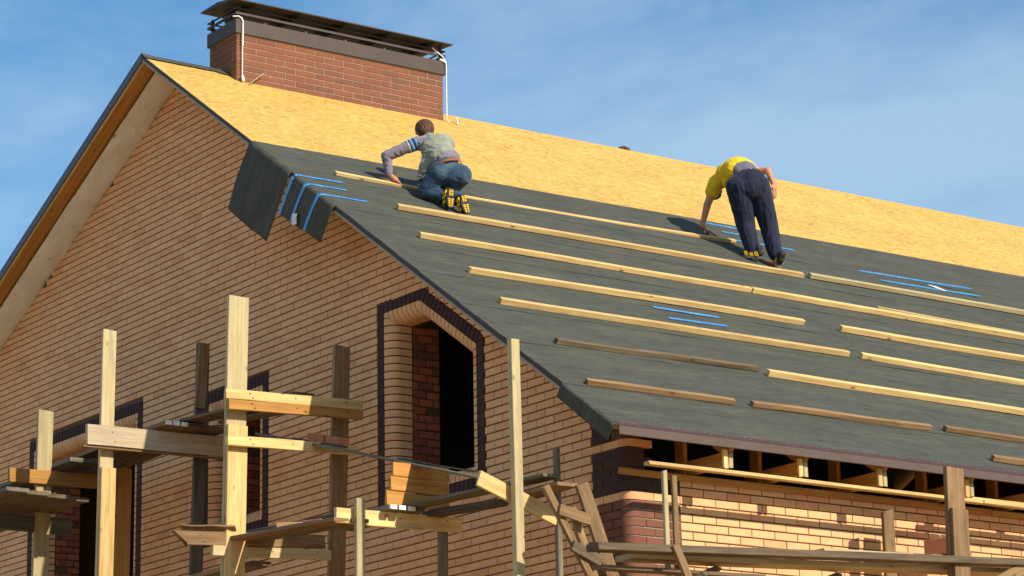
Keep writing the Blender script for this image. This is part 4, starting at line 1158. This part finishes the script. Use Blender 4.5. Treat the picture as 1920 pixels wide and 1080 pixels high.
# bands at the left shoulder seam
def band(parent, a, b, t0, t1, r, mat, name='sleeve_stripe'):
    a = Vector(a); b = Vector(b); d = (b-a); bm = bmesh.new(); q = d.normalized().to_track_quat('Z', 'Y').to_matrix()
    rr = bmesh.ops.create_cone(bm, segments=24, radius1=r, radius2=r*.98, depth=(t1-t0)*d.length, cap_ends=False)
    c = a+d*(t0+t1)/2
    for w in rr['verts']: w.co = c+q @ w.co
    me = bpy.data.meshes.new(name); bm.to_mesh(me); bm.free(); o = link(name, me, parent, mat, smooth=True); o.location = -parent.location; o.modifiers.new('s', 'SOLIDIFY').thickness = .004
for t0, t1, mt in ((.02, .11, 'blue_stripe'), (.11, .15, 'navy'), (.15, .25, 'blue_stripe'), (.28, .31, 'white_stripe')): band(m1, shL, elL, t0, t1, .0710-.010*t0, mt)
bm = bmesh.new()
ellips(bm, head+V_(.010, .002, .026), .094, .100, .102, hx, (head-neck)); ellips(bm, head+V_(.035, .0, -.02), .074, .082, .070)
fuse('hair', bm, .006, m1, 'hair', 2, .006, (60., 60., 18.), 20)
shoe(m1, heelL, toeL, (-1, -.1, -.05), True); shoe(m1, heelR, toeR, (-1, -.05, -.1), True)

# --- bending roofer
m2_ = thing('person', 'man bending over on the roof in yellow t-shirt and navy sweatpants', 'person', (-4.3, 5.2, 3.8))
ankL, ankR = V_(-4.335, 5.185, 3.850), V_(-4.205, 5.395, 3.805)
kneeL, kneeR = V_(-4.400, 5.150, 4.195), V_(-4.275, 5.375, 4.184)
hipL, hipR = V_(-4.330, 5.010, 4.570), V_(-4.235, 5.215, 4.585)
pel, waist, chest, neck, head = V_(-4.265, 5.110, 4.650), V_(-4.335, 5.115, 4.760), V_(-4.580, 5.125, 4.800), V_(-4.800, 5.130, 4.735), V_(-4.900, 5.150, 4.690)
shL, elL, wrL = V_(-4.740, 5.030, 4.715), V_(-4.830, 4.975, 4.480), V_(-4.900, 4.950, 4.255)
shR, elR, wrR = V_(-4.560, 5.330, 4.840), V_(-4.300, 5.420, 4.815), V_(-4.180, 5.392, 4.625)
hdL = roofP(4.985, 3.475, .075); hdR = V_(-4.150, 5.372, 4.560)
bm = bmesh.new()
for a, b, ra, rb in ((ankL, kneeL, .042, .055), (kneeL, hipL, .06, .085), (ankR, kneeR, .042, .055), (kneeR, hipR, .06, .085), (hipL, hipR, .09, .09), (pel, waist, .11, .10), (waist, chest, .10, .12), (chest, neck, .10, .05), (neck, head, .05, .05),
                     (chest, shL, .08, .055), (shL, elL, .052, .042), (elL, wrL, .044, .028), (chest, shR, .08, .055), (shR, elR, .048, .040), (elR, wrR, .042, .028)): capsule(bm, a, b, ra, rb)
ellips(bm, head, .075, .080, .10, None, (head-neck)); ellips(bm, head+V_(.045, -.05, -.05), .018, .018, .02)
for s_ in (-1, 1): ellips(bm, head+V_(.02, .078*s_, .0), .018, .010, .026)
hand(bm, wrL, hdL, (-.1, .9, -.3), NR, -1, .7, 1.05)
hand(bm, wrR, hdR, (.1, .1, -1), (1, .3, 0), 1, .5)
fuse('body', bm, .0065, m2_, 'skin', 3)
bm = bmesh.new()
ellips(bm, (hipL+hipR)/2+V_(.03, .0, .0), .130, .192, .160, (1, -.45, 0)); ellips(bm, pel+V_(.0, .0, .0), .138, .190, .125, (1, -.45, 0), (-.3, 0, 1))
for a, b, ra, rb in ((kneeL, hipL, .106, .138), (kneeR, hipR, .104, .136), (ankL+V_(0, 0, .03), kneeL, .080, .106), (ankR+V_(0, 0, .03), kneeR, .080, .104)): capsule(bm, a, b, ra, rb)
for a in (ankL, ankR): ellips(bm, a+V_(0, 0, .03), .072, .072, .03)
fuse('sweatpants', bm, .010, m2_, 'navy', 5, .008, (13., 13., 4.), 30)
bm = bmesh.new()
sp = (chest-waist).normalized()
ellips(bm, waist+V_(.00, .0, -.015), .138, .180, .11, V_(0, 0, 1), sp); ellips(bm, pel+V_(-.01, 0, .01), .118, .170, .10, (1, -.45, 0), (-.3, 0, 1))
fuse('undershirt', bm, .009, m2_, 'grey_undershirt', 3, .004, 9., 33)
bm = bmesh.new()
ellips(bm, chest+V_(.02, 0, -.01), .150, .205, .16, V_(0, 0, 1), sp); ellips(bm, waist+V_(-.050, .0, .010), .165, .212, .110, V_(0, 0, 1), sp); ellips(bm, waist*.5+chest*.5+V_(.0, .03, .035), .150, .215, .14, V_(0, 0, 1), sp)
capsule(bm, chest, shL, .12, .088); capsule(bm, chest, shR+V_(-.02, -.03, 0), .12, .085); capsule(bm, waist+V_(-.08, .12, .02), shR+V_(-.03, -.03, -.02), .09, .085); capsule(bm, chest, neck, .12, .066)
capsule(bm, shL, shL*.60+elL*.40, .086, .080); capsule(bm, shR, shR*.62+elR*.38, .072, .066)
ellips(bm, (waist+chest)/2+V_(-.05, -.02, -.10), .10, .15, .10)
fuse('tshirt', bm, .009, m2_, 'yellow_shirt', 4, .006, (6., 12., 9.), 41)
bm = bmesh.new(); ellips(bm, head+V_(-.01, 0, -.01), .085, .088, .095); fuse('hair', bm, .007, m2_, 'hair', 3, .006, 26., 44)
for s_ in ((-4.255, 5.245, 3.775, -4.445, 5.09, 3.815), (-4.150, 5.405, 3.690, -4.32, 5.45, 3.855)):
    shoe(m2_, s_[:3], s_[3:], (.35, 0, 1))

# --- third worker behind the ridge
m3 = thing('person', 'worker hidden behind the ridge, only dark hair showing above it', 'person', (-8.35, 6.4, 5.8))
hd = V_(-8.06, 6.33, 6.075)
bm = bmesh.new()
for a, b, ra, rb in ((hd, hd+V_(-.06, 0, -.16), .06, .05), (hd+V_(-.06, 0, -.16), V_(-8.35, 6.33, 5.95), .10, .11), (V_(-8.35, 6.33, 5.97), V_(-8.75, 6.30, 5.86), .12, .11), (V_(-8.75, 6.22, 5.86), V_(-8.80, 6.15, 5.72), .09, .06), (V_(-8.75, 6.40, 5.86), V_(-8.80, 6.50, 5.72), .09, .06),
                     (V_(-8.28, 6.18, 5.98), V_(-8.35, 6.08, 5.93), .05, .04), (V_(-8.28, 6.48, 5.98), V_(-8.35, 6.60, 5.93), .05, .04), (V_(-8.35, 6.08, 5.93), V_(-8.15, 6.04, 5.98), .04, .03), (V_(-8.35, 6.60, 5.93), V_(-8.15, 6.62, 5.98), .04, .03)): capsule(bm, a, b, ra, rb)
ellips(bm, hd, .08, .075, .10)
fuse('body', bm, .010, m3, 'skin', 3)
bm = bmesh.new(); capsule(bm, V_(-8.20, 6.33, 5.95), V_(-8.70, 6.31, 5.87), .14, .13); capsule(bm, V_(-8.28, 6.2, 5.97), V_(-8.28, 6.47, 5.97), .085, .085); fuse('shirt', bm, .012, m3, 'mauve_shirt', 3, .01, 9, 50)
bm = bmesh.new(); ellips(bm, hd+V_(.0, 0, .055), .09, .105, .10); fuse('hair', bm, .006, m3, 'hair', 2, .014, 26., 60)

# small red hand tool by the right shoe
tool = thing('red_hand_tool', 'small red handled tool lying at the right shoe of the bending man', 'tool', roofP(5.42, 4.30, .02))
bm = bmesh.new(); capsule(bm, roofP(5.33, 4.285, .03), roofP(5.40, 4.325, .03), .014, .017, 10); fuse('handle', bm, .005, tool, 'hand_tool', 2)
bm = bmesh.new(); capsule(bm, roofP(5.40, 4.325, .03), roofP(5.47, 4.37, .022), .006, .005, 8); fuse('blade', bm, .004, tool, 'nail', 1)
